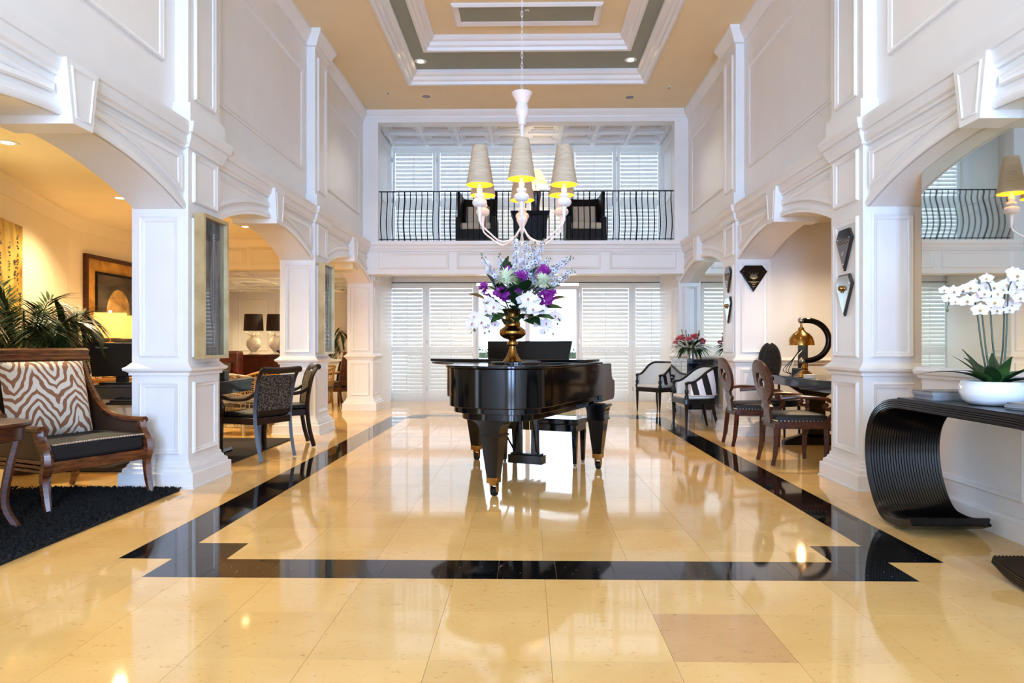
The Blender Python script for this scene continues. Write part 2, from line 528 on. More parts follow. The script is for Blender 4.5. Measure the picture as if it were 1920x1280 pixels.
# ---- arcade walls
HALF = (3.41 - .58) / 2
RISE = .27
RAD = (HALF ** 2 + RISE ** 2) / (2 * RISE)
def arch_z(dy): return 2.57 - RAD + math.sqrt(RAD * RAD - dy * dy)
def arch_pts(yc, up=0.0, n=20, h=HALF):
    return [(yc + h * t, arch_z(h * t) + up) for t in [-1 + 2 * i / n for i in range(n + 1)]]
ARCH = [Y0[k] + .66 + HALF for k in range(3)]
def arcade(s):
    poly = [(-6.1, 0), (2.81, 0)]
    for yc in ARCH:
        poly += arch_pts(yc)
    poly += [(13.04, 2.3), (13.04, 0), (14.4, 0), (14.4, 3.0), (-6.1, 3.0)]
    mp = lambda a, b, h: (X(s, h), a, b)
    mb = MB().prism(poly, .04, .45, mp)
    mb.prism([(-6.1, 3.0), (12.3, 3.0), (12.3, CEIL + .1), (-6.1, CEIL + .1)], .11, .45, mp)
    w = mb.build('wall_left' if s < 0 else 'wall_right', M['white'], smooth=False)
    struct(w, 'white panelled arcade wall with three arches on the %s' % ('lounge side' if s < 0 else 'mirror side'))
    f = face_x(X(s, .04), -s)
    fu = face_x(X(s, .11), -s)
    for yc in ARCH:
        mb = MB()
        mb.sweep(arch_pts(yc), [(0, -.01), (0, .014), (.014, .024), (.04, .024), (.052, .012), (.066, .012), (.08, .002), (.08, -.01)], f)
        mb.build('arch_moulding', M['white'], w)
        for sg in (-1, 1):
            e = yc + sg * (HALF - .05)
            kk = yc + sg * .16
            arc = [(y, z + .115) for y, z in arch_pts(yc, 0, 20, HALF) if (y - yc) * sg > .19 and (y - yc) * sg < HALF - .07]
            if sg > 0: arc = arc
            ring = [(kk, 2.75), (kk, arch_z(.16) + .115)] + sorted(arc, key=lambda q: abs(q[0] - yc)) + [(e, arch_z(HALF - .05) + .115), (e, 2.75)]
            if sg < 0: ring = ring[::-1]
            MB().sweep(ring, PANEL, f, closed=True).build('spandrel_moulding', M['white'], w)
        kpoly = [(yc - .095, 2.52), (yc + .095, 2.52), (yc + .155, 2.9), (yc - .155, 2.9)]
        kst = MB().prism(kpoly, -.045, .45, mp).build('keystone', M['white'], w, smooth=False)
        MB().sweep([(yc - .07, 2.56), (yc + .07, 2.56), (yc + .115, 2.865), (yc - .115, 2.865)], [(0, 0), (0, .004), (.008, .008), (.014, .002), (.014, 0)], face_x(X(s, -.045), -s), closed=True).build('keystone_panel', M['white'], kst)
    # cornice at balcony level and crown at the ceiling
    pr = [(.04, 2.79), (.02, 2.795), (.02, 2.815), (.0, 2.83), (-.015, 2.87), (-.015, 2.895), (-.03, 2.90), (-.05, 2.95), (-.055, 2.97), (-.055, 2.995), (.11, 3.01), (.11, 2.79)]
    MB().prism(pr, -6.0, 12.2, lambda a, b, h: (X(s, a), h, b)).build('cornice', M['white'], w, angle=25)
    pr = [(.12, 5.13), (.1, 5.13), (.1, 5.16), (.075, 5.2), (.04, 5.25), (.02, 5.29), (.02, CEIL), (.12, CEIL)]
    MB().prism(pr, -6.0, 12.2, lambda a, b, h: (X(s, a), h, b)).build('crown_moulding', M['white'], w, angle=25)
    for k in range(3):
        a0 = Y0[k] + .66 + .2
        a1 = Y0[k + 1] + .08 - .2 if k < 2 else 11.88
        panel(w, a0, 3.44, a1, 4.74, fu)
    return w
wl = arcade(-1); wr = arcade(1)

# ---- ceiling with stepped tray
cm = MB()
TX, TY0, TY1 = 1.84, 4.22, 10.88
for r in ((-3.0, -TX, -6.1, 12.3), (TX, 3.0, -6.1, 12.3), (-TX, TX, -6.1, TY0), (-TX, TX, TY1, 12.3)):
    cm.box(r[0], r[2], CEIL, r[1], r[3], CEIL + .1)
ceil = struct(cm.build('ceiling', M['peach'], smooth=False), 'peach ceiling with a stepped sage tray and white crown mouldings')
IX, IY0, IY1 = 1.46, 5.07, 10.03
mb = MB()
for r in ((-TX - .02, -IX, TY0 - .02, TY1 + .02), (IX, TX + .02, TY0 - .02, TY1 + .02), (-IX, IX, TY0 - .02, IY0), (-IX, IX, IY1, TY1 + .02)):
    mb.box(r[0], r[2], 5.50, r[1], r[3], 5.56)
mb.build('tray_step', M['sage'], ceil, smooth=False)
CROWN = [(-.06, .01), (-.06, -.022), (-.03, -.03), (0, -.022), (.012, .02), (.04, .04), (.06, .085), (.095, .1), (.12, .13), (.12, .175), (-.02, .175)]
MB().sweep([(-TX, TY0), (TX, TY0), (TX, TY1), (-TX, TY1)], CROWN, face_z(CEIL, 1), closed=True).build('crown_moulding', M['white'], ceil, angle=25)
MB().sweep([(-IX, IY0), (IX, IY0), (IX, IY1), (-IX, IY1)], CROWN, face_z(5.50, 1), closed=True).build('crown_moulding', M['white'], ceil, angle=25)
MB().box(-IX - .02, IY0 - .02, 5.66, IX + .02, IY1 + .02, 5.72).build('tray_top', M['peach'], ceil, smooth=False)
for yc in (9.30, 7.55, 5.80):
    MB().sweep([(-1.0, yc - .3), (1.0, yc - .3), (1.0, yc + .3), (-1.0, yc + .3)], [(0, 0), (0, .02), (.03, .045), (.06, .03), (.09, .015), (.09, 0)], face_z(5.66, -1), closed=True).build('tray_moulding', M['white'], ceil)
    MB().box(-.92, yc - .22, 5.652, .92, yc + .22, 5.662).build('tray_panel', M['sage'], ceil, smooth=False)

# ---- entrance wall behind the camera, with its glazed openings
mb = MB()
mb.box(-3.0, -6.1, 0, -1.6, -5.95, 5.4).box(1.6, -6.1, 0, 3.0, -5.95, 5.4).box(-1.6, -6.1, 4.5, 1.6, -5.95, 5.4).box(-1.6, -6.1, 0, 1.6, -5.95, .2)
mb.box(-.3, -6.1, .2, .3, -5.95, 4.5)
struct(mb.build('wall_front', M['white'], smooth=False), 'white entrance wall with tall glazed openings behind the camera')

# ---- balcony across the end of the hall
BYF = 12.15
mb = MB().box(-3.0, BYF, 2.44, 3.0, BYF + .3, 3.0).box(-3.0, BYF + .3, 2.62, 3.0, 14.6, 3.0)
bal = struct(mb.build('wall_balcony', M['white'], smooth=False), 'white panelled balcony front under the iron railing')
fb = face_y(BYF)
for a0, a1 in ((-2.62, -1.38), (-1.24, 1.30), (1.46, 2.62)):
    panel(bal, a0, 2.53, a1, 2.82, fb)
pr = [(0, 2.83), (.015, 2.84), (.02, 2.875), (.04, 2.88), (.05, 2.93), (.07, 2.955), (.075, 3.015), (-.3, 3.015), (-.3, 2.83)]
MB().prism(pr, -2.86, 2.80, lambda a, b, h: (h, BYF - a, b)).build('cornice', M['white'], bal, angle=25)
mb = MB().box(-2.92, BYF + .02, 3.0, -2.645, BYF + .26, 5.13).box(2.6, BYF + .02, 3.0, 2.87, BYF + .26, 5.13).box(-2.92, BYF + .02, 5.13, 2.87, BYF + .26, CEIL + .05)
hd = mb.build('opening_frame', M['white'], bal, smooth=False)
pr = [(0, 5.2), (.02, 5.2), (.025, 5.23), (.05, 5.26), (.08, 5.3), (.09, CEIL), (-.1, CEIL), (-.1, 5.2)]
MB().prism(pr, -2.9, 2.85, lambda a, b, h: (h, BYF + .02 - a, b)).build('crown_moulding', M['white'], bal, angle=25)
# balcony room: side walls, coffered tin ceiling
YB = 13.8
mb = MB().box(-2.95, BYF + .26, 3.0, -2.72, YB, 5.4).box(2.67, BYF + .26, 3.0, 2.9, YB, 5.4)
bs = struct(mb.build('wall_balcony_side', M['white'], smooth=False))
for xx, sg in ((-2.72, 1), (2.67, -1)):
    panel(bs, BYF + .5, 3.9, YB - .3, 5.0, face_x(xx, sg)); panel(bs, BYF + .5, 3.15, YB - .3, 3.75, face_x(xx, sg))
bc = struct(MB().box(-2.95, BYF + .2, 5.26, 2.95, YB + .1, 5.34).build('ceiling_balcony', M['tin'], smooth=False), 'white coffered tin ceiling above the balcony')
PX, PY = .66, .56
for i in range(-4, 5):
    x = -.02 + i * PX
    MB().box(x - .045, BYF + .26, 5.17, x + .045, YB, 5.27).build('beam', M['tin'], bc, bevel=.012)
ys = [BYF + .32 + j * PY for j in range(4)]
for y in ys:
    MB().box(-2.72, y - .045, 5.165, 2.67, y + .045, 5.27).build('beam', M['tin'], bc, bevel=.012)
cof = MB()
for q, (o0, o1, z) in enumerate(((0, .05, 5.21), (.05, .1, 5.235))):
    a, b = PX / 2 - .045 - o0, PY / 2 - .045 - o0
    c, d = PX / 2 - .045 - o1, PY / 2 - .045 - o1
    cof.box(-a, -b, z, a, -d, 5.262).box(-a, d, z, a, b, 5.262).box(-a, -d, z, -c, d, 5.262).box(c, -d, z, a, d, 5.262)
cme = cof.mesh('coffer', False); cme.materials.append(M['tin'])
for i in range(-4, 4):
    for j in range(3):
        o = put('coffer', cme, None, bc); o.location = (-.02 + (i + .5) * PX, ys[j] + PY / 2, 0)

# ---- louvred shutters
def slat_mesh(w, ang):
    mb = MB(); c, t, a = .041, .005, math.radians(ang)
    ca, sa = math.cos(a), math.sin(a)
    prof = [(-c, 0), (-c * .5, t), (c * .5, t), (c, 0), (c * .5, -t), (-c * .5, -t)]
    mb.prism([(p * ca - q * sa, p * sa + q * ca) for p, q in prof], 0, w, lambda a_, b_, h: (h, a_, b_))
    me = mb.mesh('louver', False); me.materials.append(M['shutter']); return me
def shutter(name, label, x0, x1, z0, z1, y, zm, top=.11, bot=.16, mid=.11, pitch=.0795, ang=66):
    r = bpy.data.objects.new(name, None); col.objects.link(r); r.location = (x0, y, z0); struct(r, label)
    w, h = x1 - x0, z1 - z0
    st, th = .065, .04
    for a in (0, w - st): MB().box(a + .003, 0, 0, a + st - .003, th, h).build('stile', M['shutter'], r, smooth=False)
    zm -= z0
    for b0, b1 in ((0, bot), (zm - mid / 2, zm + mid / 2), (h - top, h)):
        MB().box(st, .002, b0, w - st, th - .002, b1).build('rail', M['shutter'], r, smooth=False)
    me = slat_mesh(w - 2 * st - .004, ang)
    for b0, b1 in ((bot, zm - mid / 2), (zm + mid / 2, h - top)):
        n = max(1, round((b1 - b0) / pitch)); p = (b1 - b0) / n
        for i in range(n):
            o = put('louver', me, None, r); o.location = (st + .002, th / 2, b0 + (i + .5) * p)
        MB().box(w / 2 - .006, -.018, b0 + .02, w / 2 + .006, -.006, b1 - .02).build('tilt_rod', M['shutter'], r, smooth=False)
    for b in (.25, h / 2, h - .25):
        MB().box(-.004, -.006, b - .04, .008, .004, b + .04).build('hinge', M['steel'], r, smooth=False)
    return r
YD = 14.5
for n, (a, b, pos) in enumerate(((-2.92, -2.145, 'outermost, beside the lounge-side column'), (-2.115, -1.08, 'beside the bright glass, lounge side'), (1.10, 2.20, 'beside the bright glass, mirror side'), (2.225, 3.0, 'outermost, behind the white armchair'))):
    shutter('door_%d' % (n + 1), 'tall white louvred shutter door under the balcony, ' + pos, a, b, .015, 2.49, YD, 1.10)
d5 = bpy.data.objects.new('door_5', None); col.objects.link(d5); d5.location = (-1.07, YD + .09, 0); struct(d5, 'white framed sliding glass doors with bright daylight behind the piano')
for a, b in ((0, 1.08), (1.08, 2.16)):
    mb = MB().box(a, 0, .02, a + .05, .05, 2.44).box(b - .05, 0, .02, b, .05, 2.44).box(a + .05, 0, .02, b - .05, .05, .12).box(a + .05, 0, 2.36, b - .05, .05, 2.44)
    fr_ = mb.build('sash', M['white'], d5, smooth=False)
    MB().box(a + .05, .02, .12, b - .05, .026, 2.36).build('pane', M['glass'], fr_, smooth=False)
mb = MB().box(-3.5, YD - .05, 0, -2.93, YD + .2, 2.62).box(3.01, YD - .05, 0, 3.5, YD + .2, 2.62).box(-2.93, YD - .02, 2.5, 3.01, YD + .2, 2.66)
wb = struct(mb.build('wall_back', M['white'], smooth=False), 'white end wall around the shuttered glass doors')
for a0, a1 in ((-3.3, -2.97), (3.05, 3.3)):
    panel(wb, a0, 1.1, a1, 2.3, face_y(YD - .05)); panel(wb, a0, .25, a1, .86, face_y(YD - .05))
mb = MB()
for a in (-2.145, 2.20): mb.box(a, YD + .005, 0, a + .03 - (.005 if a > 0 else 0), YD + .05, 2.5)
mb.box(-2.92, YD, 0, -1.08, YD + .05, .015).box(1.10, YD, 0, 3.0, YD + .05, .015).box(-1.085, YD, 0, -1.07, YD + .1, 2.5).box(1.09, YD, 0, 1.1, YD + .1, 2.5)
mb.build('door_post', M['white'], wb, smooth=False)
MB().box(-2.9, YD - .03, 2.492, 3.0, YD + .02, 2.506).build('door_track', M['iron'], wb, smooth=False)
for i in range(6):
    a = -2.715 + i * .9
    shutter('window_%d' % (i + 1), 'white louvred shutter panel %s along the back of the balcony' % ['at the lounge end', 'second from the lounge end', 'behind the wicker chair nearer the lounge', 'behind the wicker chair nearer the mirrors', 'second from the mirror end', 'at the mirror end'][i], a + .01, a + .89, 3.02, 5.14, YB - .04, 4.02, top=.1, bot=.1, mid=.12, ang=74)
mb = MB().box(-2.95, YB + .02, 5.14, 2.95, YB + .2, 5.4).box(-2.95, YB - .06, 3.0, -2.71, YB + .2, 5.2).box(2.69, YB - .06, 3.0, 2.95, YB + .2, 5.2).box(-2.95, YB - .02, 3.0, 2.95, YB + .2, 3.02)
for i in range(1, 6): mb.box(-2.715 + i * .9 - .012, YB, 3.0, -2.715 + i * .9 + .012, YB + .04, 5.2)
struct(mb.build('wall_back_balcony', M['white'], smooth=False), 'white frame wall around the balcony shutters')

# ---- balcony railing
rail = thing('balcony_railing', 'black wrought iron railing with bellied bars along the white balcony', 'railing', (0, BYF + .12, 3.015))
MB().box(-2.645, -.02, .9, 2.6, .02, .915).build('top_rail', M['iron'], rail, smooth=False)
MB().box(-2.645, -.012, .05, 2.6, .012, .062).build('bottom_rail', M['iron'], rail, smooth=False)
pts = spline([(0, 0, 0), (0, -.005, .06), (0, -.075, .2), (0, -.095, .36), (0, -.045, .58), (0, .012, .76), (0, -.008, .86), (0, -.0, .9)], 4)
bme = MB().tube(pts, .0092, 6).mesh('baluster'); bme.materials.append(M['iron'])
nb = 51
for i in range(nb):
    o = put('baluster', bme, None, rail); o.location = (lerp(-2.6, 2.56, i / (nb - 1)), 0, 0)
    if i % 8 == 4: o.scale = (1.6, 1.2, 1)

# ---- lounge behind the left arches
mb = MB().box(-8, 9.33, 0, -6.28, 11.4, 3.0)
w = struct(mb.build('wall_lounge_side', M['cream'], smooth=False), 'warm cream lounge wall with framed pictures')
def oriented(x0, y0, x1, y1, z0, z1, th):
    d = Vector((x1 - x0, y1 - y0)).normalized(); n = Vector((-d.y, d.x)) * th
    return [(x0, y0), (x1, y1), (x1 + n.x, y1 + n.y), (x0 + n.x, y0 + n.y)]
mb = MB().prism(oriented(-6.28, 9.33, -4.3, 3.4, 0, 3, -.15), 0, 3.0)
wa = struct(mb.build('wall_lounge_angled', M['cream'], smooth=False), 'angled warm cream lounge wall behind the palms')
mb = MB().box(-4.6, 3.2, 0, -3.2, 3.35, 3.0)
struct(mb.build('wall_lounge_near', M['cream'], smooth=False))
d = (Vector((-4.3, 3.4)) - Vector((-6.28, 9.33))).normalized(); nn = Vector((-d.y, d.x))
CR = [(0, -.17), (.012, -.17), (.02, -.14), (.05, -.1), (.07, -.06), (.11, -.035), (.12, 0), (0, 0)]
MB().prism(CR, 0, 6.25, lambda a, b, h: (-6.28 + d.x * h + nn.x * a, 9.33 + d.y * h + nn.y * a, LOUNGE_CEIL + b)).build('crown_moulding', M['cream'], wa, angle=25)
MB().prism(CR, 9.28, 11.4, lambda a, b, h: (-6.28 + a, h, LOUNGE_CEIL + b)).build('crown_moulding', M['cream'], w, angle=25)
lc = struct(MB().box(-8, 3.2, LOUNGE_CEIL, X(-1, .1), 11.6, 3.05).build('ceiling_lounge', M['cream'], smooth=False), 'warm cream lounge ceiling')
bm_ = struct(MB().box(-8, 11.4, 2.45, X(-1, .1), 11.75, 3.05).build('trim_1', M['cream'], smooth=False), 'cream panelled beam across the lounge')
panel(bm_, -5.9, 2.52, -4.7, 2.78, face_y(11.4), m='cream'); panel(bm_, -4.6, 2.52, -3.4, 2.78, face_y(11.4), m='cream')
MB().prism([(0, 2.8), (.03, 2.82), (.06, 2.88), (.1, 2.92), (.1, 2.95), (0, 2.95)], -8, X(-1, .45), lambda a, b, h: (h, 11.4 - a, b)).build('crown_moulding', M['cream'], bm_, angle=25)
fc = struct(MB().box(-8, 11.7, 2.45, X(-1, .3), 16.4, 2.55).build('ceiling_lounge_far', M['tin'], smooth=False), 'white pressed ceiling of the far lounge')
for y in (12.4, 13.2, 14.0, 14.8, 15.6): MB().box(-7, y - .05, 2.40, -3.3, y + .05, 2.46).build('beam', M['tin'], fc, bevel=.01)
for x in (-6.6, -5.8, -5.0, -4.2): MB().box(x - .05, 11.75, 2.405, x + .05, 16.1, 2.46).build('beam', M['tin'], fc, bevel=.01)
fw = struct(MB().box(-8, 16.0, 0, -3.2, 16.2, 2.6).build('wall_lounge_far', M['white'], smooth=False), 'white panelled far wall of the lounge')
for a0, a1 in ((-6.75, -6.05), (-5.9, -5.0), (-4.85, -4.1)):
    panel(fw, a0, 1.05, a1, 2.25, face_y(16.0)); panel(fw, a0, .2, a1, .85, face_y(16.0))
f2 = struct(MB().box(-8, 11.4, 0, -6.9, 16.1, 2.6).build('wall_lounge_corner', M['white'], smooth=False))
panel(f2, 12.2, 1.05, 15.6, 2.25, face_x(-6.9, 1))
struct(MB().box(-3.5, 14.6, 0, -3.3, 16.2, 2.6).build('wall_lounge_end', M['cream'], smooth=False))

# ---- rooms behind the right arches
mb = MB().box(X(1, .44), 9.09, 0, 4.9, 9.25, 3.0)
rn = struct(mb.build('wall_niche', M['white'], smooth=False), 'softly lit cream end wall of the desk niche')
MB().prism([(0, .93), (.02, .93), (.03, .96), (.05, .98), (.02, 1.0), (0, 1.02)], X(1, .47), 4.8, lambda a, b, h: (h, 9.09 - a, b)).build('chair_rail', M['white'], rn, angle=25)
struct(MB().box(4.7, .5, 0, 4.85, 9.2, 3.0).build('wall_niche_side', M['ochre'], smooth=False), 'ochre wall behind the mirror partition')
struct(MB().box(X(1, .1), .5, 2.78, 4.85, 9.2, 2.9).build('ceiling_niche', M['white'], smooth=False))
struct(MB().box(X(1, .3), .4, 0, 4.85, .55, 3.0).build('wall_niche_near', M['cream'], smooth=False))
def partition(ya, yb, name, label):
    w = struct(MB().box(X(1, .2), ya, 0, X(1, .24), yb, .95).build(name, M['white'], smooth=False), label)
    pr = [(.2, .93), (.17, .935), (.165, .955), (.14, .965), (.13, .99), (.15, 1.0), (.15, 1.015), (.29, 1.015), (.29, .93)]
    MB().prism(pr, ya, yb, lambda a, b, h: (X(1, a), h, b)).build('ledge', M['white'], w, angle=25)
    f = face_x(X(1, .2), -1)
    n = 2
    for i in range(n):
        a0, a1 = lerp(ya, yb, i / n), lerp(ya, yb, (i + 1) / n)
        panel(w, a0 + .1, .24, a1 - .1, .84, f)
    MB().prism([(.2, 0), (.18, 0), (.175, .12), (.185, .14), (.2, .15)], ya, yb, lambda a, b, h: (X(1, a), h, b)).build('baseboard', M['white'], w, angle=25)
partition(Y0[0] + .66, 5.16, 'wall_partition_1', 'white panelled low wall behind the scroll console')
partition(Y0[2] + .66, Y0[3] + .08, 'wall_partition_2', 'white panelled low wall behind the black cabinet')
def arch_mirror(yc, y_end, label):
    top = [(y, z) for y, z in arch_pts(yc, -.004, 24) if y < y_end - .01]
    ze = arch_z(min(y_end - yc, HALF)) - .004
    top = [(top[0][0] + .002, top[0][1])] + top[1:] + [(y_end, ze)]
    poly = [(top[0][0], 1.015)] + top + [(y_end, 1.015)]
    m_ = MB().prism(poly[::-1], .2, .212, lambda a, b, h: (X(1, h), a, b)).build('arched_mirror', M['mirror'], smooth=False)
    return tag(m_, label, 'mirror')
arch_mirror(ARCH[0], 5.16, 'tall arched mirror above the ledge behind the orchid bowl')
arch_mirror(ARCH[2], Y0[3] + .079, 'tall arched mirror above the ledge behind the peony vase')
# ================================================================== PIANO, BENCH, BOUQUET, CHANDELIER
PX0, PY0, PR = .06, 6.78, math.radians(-22.8)
pia = thing('grand_piano', 'black lacquered grand piano on brass casters in the middle of the hall', 'piano', (PX0, PY0, 0), PR)
curve = [tuple(p[:2]) for p in spline([(.70, -1.30, 0), (.665, -1.5, 0), (.53, -1.65, 0), (.30, -1.70, 0), (.08, -1.67, 0), (-.07, -1.55, 0), (-.13, -1.38, 0), (-.18, -1.2, 0), (-.30, -1.0, 0), (-.47, -.80, 0), (-.62, -.62, 0), (-.69, -.45, 0), (-.70, -.3, 0)], 5)]
outline = [(.70, .02)] + curve + [(-.70, .02)]
def grow(poly, d, fix=None):
    out = []
    n = len(poly)
    for i in range(n):
        p, a, b = Vector(poly[i]), Vector(poly[i - 1]), Vector(poly[(i + 1) % n])
        d0, d1 = (p - a).normalized(), (b - p).normalized()
        m = Vector((-d0.y, d0.x)) + Vector((-d1.y, d1.x))
        m = m / max(m.dot(Vector((-d0.y, d0.x))), .4)
        q = p + m * d
        out.append((q.x, q.y))
    return out
MB().prism(outline, .70, .998, None).build('case', M['black'], pia, bevel=.006)
MB().prism(grow(outline, -.035), .655, .70, None).build('case_base', M['black'], pia, bevel=.004)
MB().prism(grow(outline, -.10), .60, .655, None).build('case_underside', M['black'], pia, bevel=.004)
lid_poly = grow(outline, .03)
lid_poly = [(x - (.15 * max(0, min(1, (y + 1.0) / .5)) if x < 0 else 0), y) for x, y in lid_poly]
lid_poly[0] = (.73, -.06); lid_poly[-1] = (-.88, -.06)
MB().prism(lid_poly, 1.0, 1.02, None).build('lid', M['black'], pia, bevel=.005)
MB().box(-.87, -.50, 1.022, .70, -.07, 1.046).build('folded_front_lid', M['black'], pia, bevel=.004)
ms = MB(); ms.M = Matrix.Translation((-.06, .0, 1.03)) @ Matrix.Rotation(math.radians(-12), 4, 'X')
ms.prism([(-.43, 0), (.43, 0), (.455, .19), (-.455, .19)], -.009, .009, lambda a, b, h: (a, h, b))
ms.build('music_desk', M['black'], pia, bevel=.003)
arm_p = [(0, .64), (0, .998), (.31, .998), (.335, .985), (.34, .93), (.35, .88), (.38, .845), (.43, .83), (.455, .82), (.455, .72), (.44, .66), (.40, .64)]
for sx in (-1, 1):
    MB().prism(arm_p, sx * .70, sx * .62, lambda a, b, h: (h, a, b)).build('arm', M['black'], pia, bevel=.004)
MB().box(-.62, .0, .62, .62, .40, .70).build('keybed', M['black'], pia, bevel=.003)
MB().box(-.62, .06, .70, .62, .09, .96).build('fallboard', M['black'], pia, bevel=.003)
MB().box(-.62, .36, .70, .62, .385, .74).build('keyslip', M['black'], pia, bevel=.003)
M['ivory'] = mat('ivory_keys', (240, 236, 224), 0.3, var=.02)
kb = MB()
for i in range(52): kb.box(-.61 + i * 1.22 / 52 + .0006, .10, .70, -.61 + (i + 1) * 1.22 / 52 - .0006, .355, .725)
kb.build('keyboard', M['ivory'], pia, smooth=False)
def piano_leg(x, y, bw=.115):
    br = [(-.085 - bw, .62), (-.085 - bw, .60)] + [(-.085 - bw * (1 - math.sin(t * PI / 2)), .60 - .085 * (1 - math.cos(t * PI / 2))) for t in (.25, .5, .75, 1)] + [(-.085, .48)]
    br = br + [(-a, b) for a, b in br[::-1]]
    l = MB().prism(br, -.085, .085, lambda a, b, h: (x + a, y + h, b)).build('leg', M['black'], pia, bevel=.004)
    mb = MB().box(x - .092, y - .092, .47, x + .092, y + .092, .485)
    mb.frustum((x, y, .15), (.042, .042), (x, y, .47), (.078, .078))
    mb.build('leg_shaft', M['black'], l, smooth=False)
    MB().frustum((x, y, .105), (.043, .043), (x, y, .15), (.045, .045)).build('ferrule', M['brass'], l, bevel=.003)
    w = MB(); w.M = Matrix.Translation((x, y + .012, .036)) @ Matrix.Rotation(PI / 2, 4, 'Y')
    w.lathe([(.01, -.02), (.034, -.02), (.036, -.012), (.036, .012), (.034, .02), (.01, .02)], 18)
    w.build('caster_wheel', M['black_matte'], l)
    MB().box(x - .03, y - .01, .035, x - .022, y + .03, .106).box(x + .022, y - .01, .035, x + .03, y + .03, .106).box(x - .03, y - .02, .085, x + .03, y + .03, .106).build('caster_fork', M['brass'], l, smooth=False)
piano_leg(.655, .03, .03); piano_leg(-.64, .03, .03); piano_leg(.26, -1.44)
ly = MB()
lx, lyy = .10, -.40
ly.box(lx - .17, lyy - .05, .085, lx + .17, lyy + .06, .165).box(lx - .15, lyy - .04, .165, lx + .15, lyy + .05, .18)
lyo = ly.build('pedal_lyre', M['black'], pia, bevel=.004)
for sx in (-.085, .085):
    MB().frustum((lx + sx, lyy, .165), (.035, .03), (lx + sx, lyy, .58), (.026, .024)).build('post', M['black'], lyo, bevel=.003)
    MB().tube([(lx + sx * 1.3, lyy - .03, .2), (lx + sx * 2.2, lyy - .34, .6)], .009, 6).build('brace', M['black'], lyo)
for sx in (-.07, 0, .07):
    MB().tube([(lx + sx, lyy + .07, .16), (lx + sx, lyy + .07, .58)], .003, 5).build('pedal_rod', M['brass'], lyo)
    MB().box(lx + sx - .012, lyy + .05, .09, lx + sx + .012, lyy + .16, .1).build('pedal', M['brass'], lyo, bevel=.003)

bench = thing('piano_bench', 'black lacquered piano bench pushed in under the keyboard', 'bench', (.17, 6.97, 0), PR)
MB().box(-.42, -.17, .40, .42, .17, .455).build('seat', M['black'], bench, bevel=.008)
MB().box(-.40, -.15, .33, .40, .15, .40).build('apron', M['black'], bench, bevel=.004)
for sx in (-1, 1):
    for sy in (-1, 1):
        l = MB().frustum((sx * .375, sy * .125, .02), (.016, .016), (sx * .375, sy * .125, .33), (.026, .026)).build('leg', M['black'], bench, smooth=False)
        MB().lathe([(.014, 0), (.016, .004), (.016, .024), (.012, .026)], 10, (sx * .375, sy * .125, 0)).build('foot_cap', M['steel'], l)

# ---- turntable, vase, bouquet
VX, VY = -.12, 5.72
tt = MB().lathe([(.01, 0), (.205, 0), (.21, .003), (.21, .016), (.205, .019), (.01, .019)], 48).build('round_stand', M['black'])
tt.location = (VX + .03, VY + .02, 1.0195); tag(tt, 'low round black stand under the brass vase on the piano lid', 'stand')
VZ = 1.0387
vase = MB().lathe([(.078, 0), (.08, .006), (.07, .016), (.052, .045), (.036, .085), (.027, .125), (.026, .142), (.042, .15), (.047, .166), (.042, .182), (.03, .188), (.034, .2), (.075, .215), (.103, .24), (.112, .268), (.104, .296), (.078, .316), (.064, .328), (.068, .345), (.063, .36), (.06, .40), (.064, .44), (.076, .472), (.086, .482), (.088, .488), (.078, .488), (.066, .47), (.055, .44)], 36).build('vase', M['brass'])
vase.scale = (1, 1, .90); vase.location = (VX, VY, VZ); tag(vase, 'tall antique brass baluster vase on the piano', 'vase')

def petal(mb, o, d, n, L, W, curl=.25, cup=.15, seg=4, tip=.6):
    o, d, n = Vector(o), Vector(d).normalized(), Vector(n)
    n = (n - d * n.dot(d)).normalized(); s = d.cross(n)
    vs, fs = [], []
    for i in range(seg + 1):
        t = i / seg
        w = W * (math.sin(PI * min(1, t ** tip * .93 + .05)) if t < 1 else .12)
        c = o + d * (L * t) + n * (curl * L * t * t)
        vs += [c - s * w + n * (cup * w), c, c + s * w + n * (cup * w)]
    for i in range(seg):
        a = i * 3
        fs += [(a, a + 1, a + 4, a + 3), (a + 1, a + 2, a + 5, a + 4)]
    mb.add(vs, fs)

def rdir(z0=-1, z1=1):
    a = random.uniform(0, 2 * PI); z = random.uniform(z0, z1); r = math.sqrt(max(0, 1 - z * z))
    return Vector((r * math.cos(a), r * math.sin(a), z))

M['leaf'] = mat('dark_green_leaf', (34, 66, 30), 0.4, rgb2=(18, 42, 20), scale=18)
M['leaf2'] = mat('mid_green_leaf', (70, 104, 48), 0.45, rgb2=(44, 78, 34), scale=18)
M['stem'] = mat('green_stem', (104, 124, 82), 0.5, rgb2=(78, 100, 62), scale=20)
M['delph'] = translucent(mat('pale_lilac_petal', (238, 240, 248), 0.5, rgb2=(206, 212, 236), scale=40), .25, (214, 220, 245))
M['delph_eye'] = mat('dark_floret_eye', (46, 44, 62), 0.6)
M['mum'] = translucent(mat('pale_green_white_petal', (252, 255, 246), 0.5, rgb2=(236, 248, 214), scale=20), .2, (236, 246, 214))
M['purple'] = translucent(mat('magenta_purple_petal', (160, 40, 160), 0.5, rgb2=(118, 24, 124), scale=30), .2, (170, 50, 170))
M['orchid'] = translucent(mat('white_orchid_petal', (250, 246, 248), 0.45, rgb2=(240, 228, 236), scale=20), .25, (250, 240, 246))
M['lip'] = mat('orchid_lip', (206, 140, 120), 0.5, rgb2=(190, 110, 110), scale=30)
M['lip_y'] = mat('orchid_lip_yellow', (214, 178, 96), 0.5, rgb2=(190, 140, 80), scale=30)

